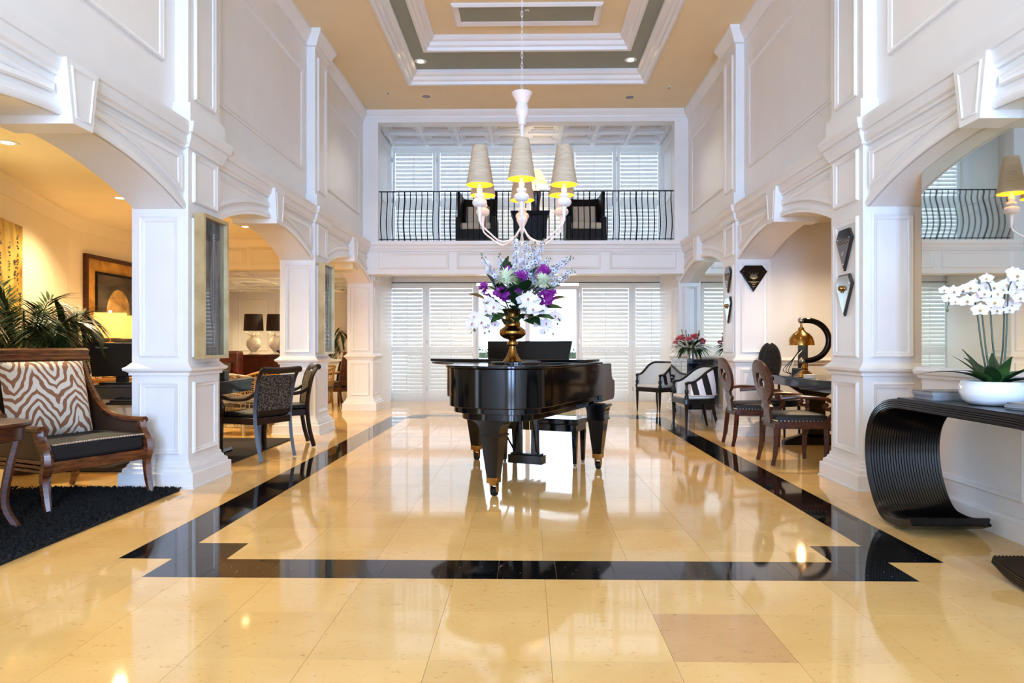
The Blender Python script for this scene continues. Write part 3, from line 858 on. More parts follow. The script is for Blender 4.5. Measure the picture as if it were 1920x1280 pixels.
def orchid_bloom(parent, c, face, size, lip='lip', name='orchid_bloom'):
    face = Vector(face).normalized()
    up = Vector((0, 0, 1)); up = (up - face * up.dot(face)).normalized(); sd = up.cross(face)
    mb = MB()
    for ang, L, W in ((90, .95, .36), (215, .95, .36), (325, .95, .36)):
        a = math.radians(ang)
        petal(mb, c, sd * math.cos(a) + up * math.sin(a), face, size * L, size * W, .12, .1, 4, .75)
    for sg in (-1, 1):
        petal(mb, Vector(c) + face * .003, sd * sg + up * .22, face, size * 1.05, size * .62, .1, .12, 4, .7)
    o = mb.build(name, M['orchid'], parent, fix=False)
    mb = MB()
    petal(mb, Vector(c) + face * .004, face * .6 - up, face, size * .45, size * .16, .5, .6, 3)
    mb.ball(Vector(c) + face * .012, size * .12, 6, 4)
    mb.build('lip', M[lip], o, fix=False)
    return o

bq = thing('flower_arrangement', 'tall bouquet of lilac delphiniums, white orchids, purple blooms and pale chrysanthemums in the brass vase', 'bouquet', (VX, VY, VZ + .40))
def P2(u, v, dy=0.0):
    """bouquet-local point from where it shows in the photo, at depth VY + dy"""
    y = VY + dy
    x = (u - 988) / F * y; z = CAM_H - (v - 648) / F * y
    return Vector((x - VX, dy, z - VZ - .40))
root0 = Vector((0, 0, -.06))
def delphinium(tip, base, n, bend=.02, dark=True):
    pts = spline([root0, lerp(root0, base, .6) + Vector((0, 0, .02)), base, lerp(base, tip, .5) + Vector((0, 0, bend)), tip], 5)
    o = MB().tube(pts, [lerp(.0045, .0018, i / (len(pts) - 1)) for i in range(len(pts))], 5).build('delphinium_spike', M['stem'], bq)
    fl, ey, bd = MB(), MB(), MB()
    ax = (tip - base)
    for i in range(n):
        t = i / n
        p = base + ax * t + Vector((0, 0, bend * 4 * t * (1 - t)))
        a = i * 2.4 + random.uniform(-.3, .3)
        q = ax.normalized(); s1 = q.orthogonal().normalized(); s2 = q.cross(s1)
        out = (s1 * math.cos(a) + s2 * math.sin(a) + q * .3).normalized()
        sz = lerp(.034, .014, t ** 1.3)
        c = p + out * lerp(.036, .014, t)
        if t > .86:
            bd.ball(c, (.006, .006, .008), 6, 4); continue
        w1 = out.orthogonal().normalized(); w2 = out.cross(w1)
        for k in range(5):
            b = 2 * PI * k / 5 + a
            petal(fl, c, w1 * math.cos(b) + w2 * math.sin(b) + out * .25, out, sz, sz * .5, .1, .1, 2)
        if dark or random.random() < .3: ey.ball(c + out * .004, .0055, 6, 4)
    for mb_, nm_, mt_ in ((fl, 'florets', 'delph'), (ey, 'floret_eyes', 'delph_eye'), (bd, 'buds', 'stem')):
        if mb_.v: tag(mb_.build(nm_, M[mt_], o, fix=False), kind='stuff')
for tu, tv, bu, bv, dy, n, dk in ((967, 436, 970, 540, 0, 34, False), (988, 450, 978, 535, .06, 24, False), (1003, 452, 985, 540, -.04, 30, True), (1020, 446, 995, 530, .05, 30, False), (1030, 482, 1000, 545, -.05, 24, True),
                               (1074, 481, 1008, 530, .02, 34, True), (1078, 507, 1015, 548, -.06, 26, True), (900, 474, 940, 545, 0, 22, False), (935, 474, 950, 535, .06, 22, False), (980, 500, 985, 560, -.08, 20, True), (955, 490, 962, 548, .1, 22, False), (1010, 490, 1000, 550, .1, 22, False), (918, 500, 940, 550, .08, 16, False), (1045, 495, 1010, 545, .1, 22, True)):
    delphinium(P2(tu, tv, dy), P2(bu, bv, dy * .5), n, .01, dk)
def chrysanth(c, r):
    mb = MB()
    for i in range(120):
        d_ = rdir(-.35, 1); d_ = Vector((d_.x, -abs(d_.y) if random.random() < .75 else d_.y, d_.z)).normalized()
        petal(mb, Vector(c) + d_ * r * .25, d_, Vector((0, 0, 1)), r * random.uniform(.6, .82), r * .085, -.15, .3, 3, .9)
    mb.ball(c, r * .4, 8, 6)
    mb.build('chrysanthemum', M['mum'], bq, fix=False)
chrysanth(P2(949, 524, -.17), .105); chrysanth(P2(1018, 531, -.17), .10)
def purple(c, r, n=26):
    mb = MB()
    for i in range(n):
        d_ = rdir()
        cc = Vector(c) + d_ * r * random.uniform(.4, 1)
        out = (d_ + Vector((0, -.6, 0))).normalized(); w1 = out.orthogonal().normalized(); w2 = out.cross(w1)
        for k in range(5):
            b = 2 * PI * k / 5 + i
            petal(mb, cc, w1 * math.cos(b) + w2 * math.sin(b) + out * .5, out, .034, .014, .1, .2, 2)
    mb.build('purple_bloom', M['purple'], bq, fix=False)
for u, v, r, n in ((945, 548, .055, 26), (977, 518, .05, 24), (1017, 510, .045, 20), (1022, 560, .06, 30), (905, 540, .032, 10), (950, 505, .022, 7), (970, 538, .035, 12), (1035, 552, .03, 10), (1008, 568, .04, 14), (925, 552, .03, 8)):
    purple(P2(u, v, -.10 + random.uniform(-.03, .03)), r, n)
def spray(path, blooms, side):
    o = MB().tube(spline(path, 5), .0028, 5).build('orchid_spray', M['stem'], bq)
    for (u, v, dy, sz) in blooms:
        orchid_bloom(bq, P2(u, v, dy - .03), (side * random.uniform(.0, .5), -1, random.uniform(-.15, .2)), sz * 1.25)
spray([root0, P2(945, 560, -.05), P2(915, 575, -.12), P2(893, 610, -.14), P2(882, 625, -.14)], ((916, 566, -.15, .046), (926, 575, -.17, .048), (912, 583, -.16, .05), (897, 597, -.15, .05), (886, 607, -.15, .05), (903, 604, -.17, .048), (890, 594, -.13, .042)), -1)
spray([root0, P2(945, 575, -.06), P2(928, 592, -.1), P2(915, 612, -.1)], ((926, 594, -.11, .04), (929, 608, -.11, .034), (912, 612, -.1, .03)), -1)
spray([root0, P2(985, 560, -.12), P2(990, 575, -.16), P2(1000, 590, -.17)], ((990, 560, -.18, .054), (1000, 565, -.17, .05), (987, 578, -.2, .05), (999, 580, -.21, .052), (1008, 581, -.19, .048), (979, 562, -.16, .042), (1018, 582, -.14, .04)), .3)
spray([root0, P2(1010, 565, -.04), P2(1030, 575, -.06), P2(1040, 592, -.06), P2(1052, 600, -.06)], ((1040, 592, -.07, .044), (1046, 597, -.07, .034)), 1)
spray([root0, P2(1005, 580, -.08), P2(1022, 600, -.1), P2(1030, 622, -.1)], ((1010, 606, -.11, .044), (1024, 606, -.12, .042), (1020, 622, -.11, .036), (1030, 612, -.1, .03)), .5)
lf = 0
for (u, v, dy, L, W) in [(930, 545, -.1, .1, .03), (945, 505, 0, .12, .03), (1005, 540, -.05, .13, .04), (1000, 525, -.02, .12, .035), (940, 590, -.16, .13, .035), (955, 585, -.18, .12, .035), (915, 588, -.12, .12, .032), (965, 575, -.17, .12, .035), (1015, 592, -.17, .13, .035), (985, 590, -.17, .13, .035), (970, 560, -.15, .14, .045), (925, 560, -.1, .13, .04), (1030, 575, -.1, .12, .035), (957, 503, .02, .1, .025), (1010, 545, -.1, .12, .04), (900, 556, -.05, .1, .03), (935, 570, -.12, .14, .045), (960, 545, -.12, .12, .04), (990, 545, -.1, .14, .045), (1000, 570, -.14, .12, .04), (1020, 520, .02, .1, .03), (975, 590, -.1, .1, .03), (950, 600, -.1, .09, .03), (935, 596, -.16, .1, .03), (960, 592, -.2, .1, .035), (1000, 596, -.16, .12, .03), (918, 572, -.14, .1, .03), (985, 535, -.13, .1, .04), (965, 530, -.12, .1, .04), (925, 530, -.06, .1, .035), (940, 540, -.08, .1, .04), (995, 515, -.04, .1, .035), (1030, 540, -.06, .1, .035), (1040, 560, -.06, .1, .03), (955, 565, -.2, .1, .04), (975, 575, -.22, .1, .04), (945, 580, -.2, .1, .035), (1005, 585, -.2, .1, .035), (990, 600, -.2, .09, .03), (955, 603, -.18, .09, .03), (925, 588, -.18, .1, .03), (968, 596, -.22, .09, .035)]:
    L, W = L * 1.55, W * 1.5
    p = P2(u, v, dy); d_ = (p - root0 * 1).normalized() + Vector((random.uniform(-.3, .3), -.3, random.uniform(-.5, .25)))
    mb = MB(); petal(mb, p - d_.normalized() * L * .4, d_, Vector((0, -.5, 1)), L, W, -.2, .25, 5, .8)
    mb.tube([root0, p - d_.normalized() * L * .4], .0016, 4)
    mb.build('leaf', M['leaf'] if lf % 4 else M['leaf2'], bq, fix=False); lf += 1
for u, v in ((890, 619), (1049, 600), (1045, 607), (995, 595), (1002, 594), (917, 621), (909, 624), (1037, 626)):
    MB().ball(P2(u, v, -.12), (.009, .009, .012), 8, 6).build('orchid_bud', M['stem'], bq)

# ---- chandelier
CX, CY = -.055, 7.6
ch = thing('chandelier', 'white turned-wood chandelier with six tall striped conical shades over the piano', 'chandelier', (CX, CY, 2.28))
M['ch_white'] = mat('white_lacquer', (244, 244, 246), 0.25, var=.01)
shade_m = translucent(mat('string_wrapped_shade', (238, 228, 204), 0.7, rgb2=(196, 180, 148), scale=9, stretch=(1, 1, 22), lo=.3, hi=.7), .18, (255, 206, 110))
M['shade_in'] = mat('gold_shade_lining', (236, 176, 40), 0.5, var=.03, emit=(255, 190, 40), estr=.35)
zz = lambda v, d=7.6: CAM_H + (648 - v) / F * d - 2.28
MB().lathe([(.012, zz(461)), (.02, zz(452)), (.012, zz(440)), (.03, zz(424)), (.062, zz(413)), (.05, zz(404)), (.03, zz(398)), (.022, zz(392)), (.022, zz(235)), (.04, zz(234)), (.05, zz(222)), (.072, zz(214)), (.075, zz(205)), (.062, zz(197)), (.058, zz(194)), (.07, zz(190)), (.10, zz(180)), (.115, zz(175)), (.112, zz(174)), (.02, zz(176))], 28).build('stem', M['ch_white'], ch)
ncl = 30; z0c, z1c = zz(176), 5.655 - 2.28
for i in range(ncl):
    zc = lerp(z0c, z1c, (i + .5) / ncl); hh = (z1c - z0c) / ncl * .62
    ring = [(math.cos(a) * .011 * (1 if i % 2 else 0), math.cos(a) * .011 * (0 if i % 2 else 1), zc + math.sin(a) * hh) for a in [2 * PI * k / 10 for k in range(11)]]
    MB().tube(ring, .0028, 5, caps=False).build('chain_link', M['ch_white'], ch)
MB().lathe([(.01, -.03), (.05, -.025), (.06, 0), (.06, .004)], 20, (0, 0, z1c)).build('ceiling_rose', M['ch_white'], ch)
for k in range(6):
    a = -PI / 2 + k * PI / 3
    R = .52
    cx, cy = R * math.cos(a), R * math.sin(a)
    ar = MB().tube(spline([(cx * .04, cy * .04, zz(428)), (cx * .2, cy * .2, zz(447)), (cx * .5, cy * .5, zz(456)), (cx * .8, cy * .8, zz(440)), (cx * .97, cy * .97, 2.47 - 2.28), (cx, cy, 2.55 - 2.28)], 6), [.0095] * 31, 8).build('arm', M['ch_white'], ch)
    MB().lathe([(.012, .22), (.019, .29), (.027, .355), (.032, .37), (.058, .378), (.074, .395), (.08, .418), (.074, .441), (.056, .456), (.034, .462), (.034, .468), (.048, .474), (.055, .49), (.048, .507), (.028, .514), (.022, .52), (.029, .53), (.033, .547), (.029, .564), (.02, .574), (.016, .582), (.014, .62), (.001, .62)], 18, (cx, cy, 0)).build('candle', M['ch_white'], ar)
    sh = MB().lathe([(.144, .605), (.078, 1.02), (.0765, 1.02), (.1425, .605)], 32, (cx, cy, 0))
    sh.f = sh.f[:-2]
    s_ = sh.build('shade', shade_m, ar, angle=60)
    ln = MB().lathe([(.1415, .6055), (.0755, 1.018)], 32, (cx, cy, 0)); ln.f = ln.f[:-2]
    ln.build('lining', M['shade_in'], s_)
    MB().ball((cx, cy, .70), (.028, .028, .045), 10, 8).build('bulb', M['bulb'], ar)
    lamp('POINT', 'chandelier_bulb', (CX + cx, CY + cy, 2.28 + .78), 7, (1, .72, .36), .03)
# ================================================================== RIGHT SIDE OF THE HALL
M['walnut'] = mat('dark_walnut', (86, 42, 22), 0.3, rgb2=(52, 24, 13), scale=6, stretch=(3, 3, 14), ior=1.4)
M['walnut_red'] = mat('polished_walnut', (112, 62, 32), 0.22, rgb2=(70, 34, 18), scale=5, stretch=(2, 2, 12), coat=.2)
M['leather'] = mat('black_leather', (20, 17, 17), 0.45, ior=1.4, bump=.1, bscale=120)
M['white_fab'] = mat('white_upholstery', (240, 238, 230), 0.8, var=.02, scale=60, bump=.1, bscale=200)
M['studs'] = mat('brass_nailheads', (190, 160, 110), 0.3, 1.0)
M['ebony'] = mat('ebonised_wood', (12, 11, 13), 0.28, ior=1.42)

# ---- swirl-back open armchairs at the desk (local +x = the way the sitter faces)
def swirl_chair(name, label, loc, rz, group):
    t = thing(name, label, 'chair', loc, rz, group)
    W = M['walnut']
    # seat rail and cushion
    MB().prism([(-.24, -.19), (.26, -.26), (.27, -.24), (.27, .24), (.26, .26), (-.24, .19)], .36, .43).build('seat_rail', W, t, bevel=.006)
    seat = [(-.225, -.175), (.25, -.24), (.25, .24), (-.225, .175)]
    mb = MB()
    rings = []
    for sc, z in ((1.0, .43), (1.0, .465), (.95, .49), (.82, .505), (.5, .515)):
        rings.append([(x * sc + .012 * (1 - sc), y * sc, z) for x, y in
                      [(lerp(seat[i][0], seat[(i + 1) % 4][0], k / 5), lerp(seat[i][1], seat[(i + 1) % 4][1], k / 5)) for i in range(4) for k in range(5)]])
    vs = [p for r in rings for p in r]; n = 20
    fs = [(i * n + k, i * n + (k + 1) % n, (i + 1) * n + (k + 1) % n, (i + 1) * n + k) for i in range(4) for k in range(n)] + [tuple(range(80, 100))]
    mb.add(vs, fs); c = mb.build('seat_cushion', M['leather'], t, angle=60)
    nl = MB()
    for i in range(4):
        for k in range(14):
            a, b = seat[i], seat[(i + 1) % 4]
            nl.ball((lerp(a[0], b[0], k / 14) * 1.015, lerp(a[1], b[1], k / 14) * 1.015, .436), .005, 5, 4)
    tag(nl.build('nailheads', M['studs'], c, fix=False), kind='stuff')
    # legs
    for sy in (-1, 1):
        MB().tube(spline([(-.22, sy * .165, .40), (-.235, sy * .17, .25), (-.25, sy * .175, .12), (-.275, sy * .18, 0)], 4), [.028] * 5 + [.026] * 4 + [.022] * 4, 4, up=(1, 1, 0)).build('leg', W, t, angle=50)
        MB().tube(spline([(.235, sy * .225, .42), (.24, sy * .23, .25), (.235, sy * .228, .1), (.235, sy * .228, 0)], 4), [.030] * 5 + [.026] * 4 + [.021] * 4, 4, up=(1, 1, 0)).build('leg', W, t, angle=50)
        # arm: S-scroll support and flat arm rest
        ar = MB().tube(spline([(-.20, sy * .19, .66), (-.05, sy * .24, .675), (.12, sy * .27, .665), (.23, sy * .265, .65)], 5), [.02] * 16, 8, flat=1.5).build('arm', W, t)
        MB().tube(spline([(.23, sy * .265, .645), (.28, sy * .262, .62), (.28, sy * .26, .57), (.23, sy * .258, .555), (.2, sy * .256, .585), (.235, sy * .256, .60)], 5), .02, 7).build('arm_scroll', W, ar)
        MB().tube(spline([(.26, sy * .258, .57), (.285, sy * .255, .51), (.25, sy * .25, .46), (.235, sy * .24, .41)], 5), .023, 7).build('arm_post', W, ar)
    # swirl back: a raked spoon-shaped splat pierced by a spiral
    rake = lambda z: -.235 - .20 * max(0, (z - .40)) ** 1.15
    def mp(a, b, h): return (rake(b) - .02 * math.cos(a * 6) + .02 + h, a, b)
    left = [(-.055, .42), (-.05, .50), (-.075, .55), (-.095, .60), (-.08, .65)]
    # outline of a round paddle on a waisted stem
    out = [(-.07, .42), (-.06, .50), (-.085, .545), (-.09, .58), (-.055, .625), (-.07, .65)]
    cz, R = .825, .205
    circ = [(R * math.sin(a), cz - R * math.cos(a)) for a in [lerp(.38, 2 * PI - .38, k / 30) for k in range(31)]]
    outer = [(-p[0], p[1]) for p in out] + [(p[0], p[1]) for p in circ] + out[::-1]
    # spiral slot cut out: paddle built as ring + spiral ribbon + stem
    def strip(path, w0, w1, th=.016):
        mb = MB(); n_ = len(path)
        vs, fs = [], []
        for i, p in enumerate(path):
            p = Vector(p)
            d_ = (Vector(path[min(i + 1, n_ - 1)]) - Vector(path[max(i - 1, 0)])).normalized(); nn_ = Vector((-d_.y, d_.x))
            w_ = lerp(w0, w1, i / (n_ - 1))
            for sg, h in ((-1, -th), (1, -th), (1, th), (-1, th)):
                q = p + nn_ * (w_ * sg); vs.append(mp(q.x, q.y, h))
        for i in range(n_ - 1):
            for k in range(4): fs.append((i * 4 + k, i * 4 + (k + 1) % 4, i * 4 + 4 + (k + 1) % 4, i * 4 + 4 + k))
        fs += [(3, 2, 1, 0), tuple(range(4 * n_ - 4, 4 * n_))]
        return mb.add(vs, fs)
    rr = R - .05
    ringp = [(rr * math.sin(a), cz - rr * math.cos(a)) for a in [2 * PI * k / 36 for k in range(37)]]
    b = strip(ringp, .05, .05).build('backrest', W, t, angle=50)
    sp = []
    for k in range(34):
        a = 2.6 + k / 33 * 2 * PI * 1.15; r_ = lerp(.125, .03, k / 33)
        sp.append((r_ * math.sin(a) * 1.0, cz - .02 - r_ * math.cos(a)))
    strip(sp, .022, .014).build('back_spiral', W, b, angle=50)
    strip([(0, .40), (0, .47), (0, .53), (0, .60), (0, .66)], .062, .075).build('back_stem', W, b, angle=50)
    strip([(-.10, .55), (-.07, .575), (0, .585), (.07, .575), (.10, .55)], .022, .022).build('back_scroll', W, b, angle=50)
    return t
swirl_chair('swirl_back_armchair', 'dark walnut armchair with pierced swirl back at the desk, nearest the plaque column', (2.66, 6.95, 0), math.radians(4), 'swirl-back armchairs at the desk')
swirl_chair('swirl_back_armchair', 'dark walnut armchair with pierced swirl back at the desk, beside the striped chair', (2.66, 8.22, 0), math.radians(2), 'swirl-back armchairs at the desk')

# ---- tub armchairs with striped outsides
def stripes():
    m = mat('black_white_stripe', (244, 240, 246), 0.75, var=.02, scale=60)
    nt = m.node_tree; N = nt.nodes; L = nt.links
    b = N['Principled BSDF']; rp = N[m['ramp']]
    at = N.new('ShaderNodeAttribute'); at.attribute_name = 'stripe'
    mo = N.new('ShaderNodeMath'); mo.operation = 'FRACT'; L.new(at.outputs['Fac'], mo.inputs[0])
    gt = N.new('ShaderNodeMath'); gt.operation = 'GREATER_THAN'; gt.inputs[1].default_value = .5; L.new(mo.outputs[0], gt.inputs[0])
    mx = N.new('ShaderNodeMix'); mx.data_type = 'RGBA'
    L.new(gt.outputs[0], mx.inputs['Factor']); L.new(rp.outputs['Color'], mx.inputs['A']); mx.inputs['B'].default_value = srgb(14, 13, 18)
    L.new(mx.outputs['Result'], b.inputs['Base Color'])
    return m
M['stripe'] = stripes()
def tub_chair(name, label, loc, rz, group):
    t = thing(name, label, 'chair', loc, rz, group)
    B = M['ebony']
    # plan: horseshoe open to +x;   u in [-1, 1] runs from one arm front round the back to the other
    def plan(u, r=0.0):
        hw = .265 + r
        if abs(u) > .55:
            q = (abs(u) - .55) / .45
            return (lerp(-.04, .235, q), math.copysign(lerp(hw, hw + .0, q), u))
        a = u / .55 * PI / 2
        return (-.04 - (.215 + r) * math.cos(a), hw * math.sin(a))
    def top(u):
        q = abs(u)
        return lerp(.86, .655, min(1, max(0, (q - .30) / .38)) ** 1.0 * (1)) if q < .68 else .655
    def sm(x): return x * x * (3 - 2 * x)
    def top(u): return lerp(.87, .655, sm(min(1, max(0, (abs(u) - .30) / .62))))
    n = 44
    def shell(r, mt, nm, parent=None, u1=.93):
        vs, fs, st = [], [], []
        for i in range(n + 1):
            u = lerp(-u1, u1, i / n)
            x, y = plan(u, r)
            for k in range(5):
                z = lerp(.475, top(u) - .012, k / 4)
                lean = -.05 * (z - .47) * math.cos(min(1, abs(u) / .55) * PI / 2) * 2
                vs.append((x + lean, y, z)); st.append(u * 3.4 + (z - .475) * -1.5 * (1 if u > 0 else -1) + .1)
        for i in range(n):
            for k in range(4):
                a = i * 5 + k; fs.append((a, a + 5, a + 6, a + 1))
        mb = MB().add(vs, fs)
        o = mb.build(nm, mt, parent or t, fix=False, angle=60)
        at = o.data.attributes.new('stripe', 'FLOAT', 'POINT'); at.data.foreach_set('value', st)
        return o
    shell(.028, M['stripe'], 'back_outside')
    shell(-.012, M['white_fab'], 'back_inside')
    rl = []
    for i in range(n + 1):
        u = lerp(-1, 1, i / n); x, y = plan(u, .008); z = top(u)
        lean = -.05 * (z - .47) * math.cos(min(1, abs(u) / .55) * PI / 2) * 2
        rl.append((x + lean, y, z))
    MB().tube(rl, .02, 8, flat=1.35).build('top_rail', B, t)
    pip = []
    for i in range(n + 1):
        u = lerp(-.93, .93, i / n); x, y = plan(u, .032); pip.append((x, y, .482))
    MB().tube(pip, .005, 5).build('piping', M['white_fab'], t)
    # seat frame, cushion, legs and turned arm posts
    fr_ = [plan(u, .02) for u in [lerp(-1, 1, i / 24) for i in range(25)]]
    fr_ = fr_ + [(.27, .27), (.27, -.27)]
    MB().prism(fr_, .355, .43).build('seat_frame', B, t, bevel=.005)
    cu = [plan(u, -.005) for u in [lerp(-1, 1, i / 24) for i in range(25)]] + [(.262, .25), (.262, -.25)]
    MB().prism(cu, .43, .475).build('seat_cushion', M['white_fab'], t, bevel=.015)
    for sy in (-1, 1):
        MB().lathe([(.011, 0), (.013, .01), (.014, .03), (.026, .30), (.03, .315), (.022, .325), (.03, .335), (.03, .36)], 12, (.24, sy * .262, 0)).build('leg', B, t)
        MB().tube([(-.17, sy * .17, .36), (-.20, sy * .19, .18), (-.245, sy * .215, 0)], [.026, .022, .015], 4, up=(1, 1, 0)).build('leg', B, t, angle=50)
        MB().lathe([(.03, .43), (.03, .475), (.018, .485), (.026, .51), (.03, .54), (.016, .57), (.02, .60), (.014, .615), (.024, .63), (.024, .66)], 12, (.24, sy * .268, 0)).build('arm_post', B, t)
    return t
tub_chair('tub_armchair', 'black framed tub armchair with black and white striped back beside the cabinet', (2.42, 9.88, 0), math.radians(187), 'black tub armchairs')
tub_chair('tub_armchair', 'black framed tub armchair with plain white inside back in front of the shutters', (2.34, 12.38, 0), math.radians(218), 'black tub armchairs')

# ---- black cabinet with peonies
cab = thing('cabinet', 'glossy black cabinet on slim metal legs under the arched mirror', 'cabinet', (2.44, 10.5, 0))
M['cab'] = mat('blue_black_lacquer', (18, 22, 34), 0.07, coat=1.0)
MB().box(.01, 0, .20, .39, 1.2, .93).build('body', M['cab'], cab, bevel=.004)
MB().box(-.01, -.015, .93, .40, 1.215, .965).build('top', M['cab'], cab, bevel=.004)
for k in range(3):
    dd = MB().box(-.006, .01 + k * .395, .215, .012, .395 + k * .395, .92).build('door', M['cab'], cab, bevel=.003)
    MB().box(-.022, .33 + k * .395 - (.27 if k == 1 else 0), .55, -.006, .35 + k * .395 - (.27 if k == 1 else 0), .63).build('handle', M['black_matte'], dd, bevel=.003)
for x in (.025, .375):
    for y in (.03, .6, 1.17):
        MB().box(x - .012, y - .012, 0, x + .012, y + .012, .20).build('leg', M['steel'], cab, smooth=False)
PVX, PVY, PVZ = 2.60, 10.95, .9655
pv = MB().lathe([(.04, 0), (.045, .004), (.042, .03), (.046, .08), (.055, .14), (.064, .17), (.066, .172), (.058, .168), (.045, .12)], 24).build('vase', M['steel'])
pv.location = (PVX, PVY, PVZ); tag(pv, 'small silvery flared vase on the black cabinet', 'vase')
M['peony'] = translucent(mat('pink_peony_petal', (250, 150, 156), .5, rgb2=(232, 100, 116), scale=30), .2, (240, 120, 130))
M['snake'] = mat('striped_reed', (186, 170, 96), .5, rgb2=(30, 36, 24), scale=1, stretch=(1, 1, 60), lo=.48, hi=.52)
pb = thing('flower_arrangement', 'bouquet of pink peonies with dark leaves on the black cabinet', 'bouquet', (PVX, PVY, PVZ + .13))
for i, (a, b, c, r) in enumerate(((-.20, -.1, .17, .075), (-.12, .06, .2, .06), (-.06, -.12, .17, .06), (.03, -.08, .215, .075), (.15, -.1, .15, .065), (-.25, -.02, .12, .05), (.09, .12, .2, .06), (.2, .02, .12, .05))):
    mb = MB()
    for k in range(34):
        d_ = rdir(-.3, 1)
        petal(mb, Vector((a, b, c)) + d_ * r * .3, d_, Vector((0, 0, 1)), r * .7, r * .42, -.3, .5, 3)
    o = mb.build('peony', M['peony'], pb, fix=False)
    MB().tube([(0, 0, -.05), (a * .6, b * .6, c * .5), (a, b, c)], .004, 5).build('stem', M['stem'], o)
for k in range(64):
    d_ = rdir(-.5, .75); d_.y *= .7
    p = Vector((d_.x * .15, d_.y * .13, .05 + d_.z * .05))
    mb = MB(); petal(mb, p, d_ + Vector((0, 0, .15)), Vector((0, 0, 1)), random.uniform(.12, .24), .026, -.55, .2, 5, .8)
    mb.build('leaf', M['leaf'] if k % 5 else M['leaf2'], pb, fix=False)
for x, y, L in ((-.15, 0, .33), (-.08, .03, .32), (.13, 0, .32), (.15, .05, .28), (-.02, .08, .26)):
    MB().tube([(x * .2, y, 0), (x * .7, y, L * .5), (x, y, L)], .008, 6).build('striped_reed', M['snake'], pb)

# ---- writing desk in the niche
M['desk'] = mat('dark_blue_lacquer', (26, 34, 58), 0.16, rgb2=(18, 22, 40), scale=3, coat=.4)
desk = thing('writing_desk', 'long dark lacquered writing desk on trestle feet in the niche', 'desk', (3.02, 6.62, 0))
MB().box(0, 0, .79, .80, 1.95, .815).build('top', M['desk'], desk, bevel=.003)
MB().box(.012, .01, .69, .79, 1.10, .79).build('apron', M['desk'], desk, bevel=.003)
MB().box(.03, 1.12, .70, .77, 1.93, .79).build('drawer_box', M['desk'], desk, bevel=.003)
MB().ball((.006, .25, .745), .009, 8, 6).build('knob', M['black_matte'], desk)
for y in (.35, 1.6):
    l = MB().box(.30, y - .05, .08, .50, y + .05, .70).build('trestle', M['ebony'], desk, bevel=.004)
    MB().prism([(.02, 0), (.78, 0), (.78, .05), (.55, .13), (.25, .13), (.02, .05)], y - .05, y + .05, lambda a, b, h: (a, h, b)).build('foot', M['ebony'], l, bevel=.004)
    MB().prism([(.08, .70), (.72, .70), (.5, .56), (.3, .56)], y - .04, y + .04, lambda a, b, h: (a, h, b)).build('bracket', M['ebony'], l, bevel=.004)
MB().box(.36, .35, .22, .44, 1.6, .30).build('stretcher', M['ebony'], desk, bevel=.004)
DZ = .8155
# desk lamp: brass dome on a black hoop
dl = thing('desk_lamp', 'brass domed desk lamp hanging from a black hoop arm', 'lamp', (3.13, 7.82, DZ), math.radians(-5))
for i, (w_, z) in enumerate(((.095, 0), (.08, .018), (.062, .036), (.045, .054))):
    MB().box(-w_, -w_, z, w_, w_, z + .018).build('base_step', M['brass'], dl, bevel=.004)
MB().lathe([(.03, .07), (.026, .085), (.034, .1), (.03, .12), (.02, .14), (.018, .17)], 16).build('stem', M['brass'], dl)
MB().ball((-.02, 0, .185), .036, 16, 10).build('joint', M['steel'], dl)
hoop = [(.0 + .235 * math.cos(a) + .03, 0, .415 + .225 * math.sin(a)) for a in [lerp(-1.85, 1.75, k / 26) for k in range(27)]]
MB().tube(hoop, [lerp(.03, .034, math.sin(PI * k / 26)) for k in range(27)], 12).build('hoop_arm', M['black'], dl)
MB().ball((-.035, 0, .64), .036, 16, 10).build('joint', M['steel'], dl)
dx = -.035
dome = MB().lathe([(.012, .60), (.014, .565), (.03, .56), (.033, .535), (.05, .515), (.09, .49), (.122, .45), (.138, .40), (.142, .365), (.142, .36), (.138, .36), (.134, .40), (.118, .446), (.086, .484), (.03, .51)], 32, (dx, 0, 0))
dome.build('dome_shade', M['brass'], dl)
MB().ball((dx, 0, .42), (.03, .03, .04), 10, 8).build('bulb', M['bulb'], dl)
lamp('POINT', 'desk_lamp_bulb', (3.13 + dx, 7.82, DZ + .375), 6, (1, .8, .5), .03)
# monitor, telephone, papers, tray
mo = thing('monitor', 'thin dark computer monitor seen edge-on on the desk', 'monitor', (3.32, 8.34, DZ), math.radians(80))
MB().box(-.22, -.012, .09, .22, .012, .40).build('screen_housing', M['black_matte'], mo, bevel=.004)
M['screen'] = mat('dim_screen', (70, 96, 104), .15, var=.1)
MB().box(-.205, -.0145, .105, .205, -.0115, .385).build('screen', M['screen'], mo, smooth=False)
MB().box(-.03, .01, .0, .03, .05, .2).build('neck', M['black_matte'], mo, bevel=.004)
MB().box(-.11, -.06, 0, .11, .09, .012).build('base', M['black_matte'], mo, bevel=.004)
for k in range(4):
    MB().tube(spline([(-.1 + k * .05, .03, .3), (-.14 + k * .03, .12, .2), (-.1 + k * .06, .15 + .02 * k, .06), (-.05 + .04 * k, .12, .006)], 5), .004, 5).build('cable', M['white' if k == 0 else 'black_matte'], mo)
ph = thing('telephone', 'black desk telephone with raised handset cradle', 'telephone', (3.17, 8.05, DZ), math.radians(70))
MB().prism([(-.09, 0), (.10, 0), (.10, .02), (-.07, .10), (-.09, .09)], -.085, .085, lambda a, b, h: (a, h, b)).build('body', M['black_matte'], ph, bevel=.005)
hs_ = MB(); hs_.M = Matrix.Translation((-.01, -.05, .095)) @ Matrix.Rotation(math.radians(22), 4, 'Y')
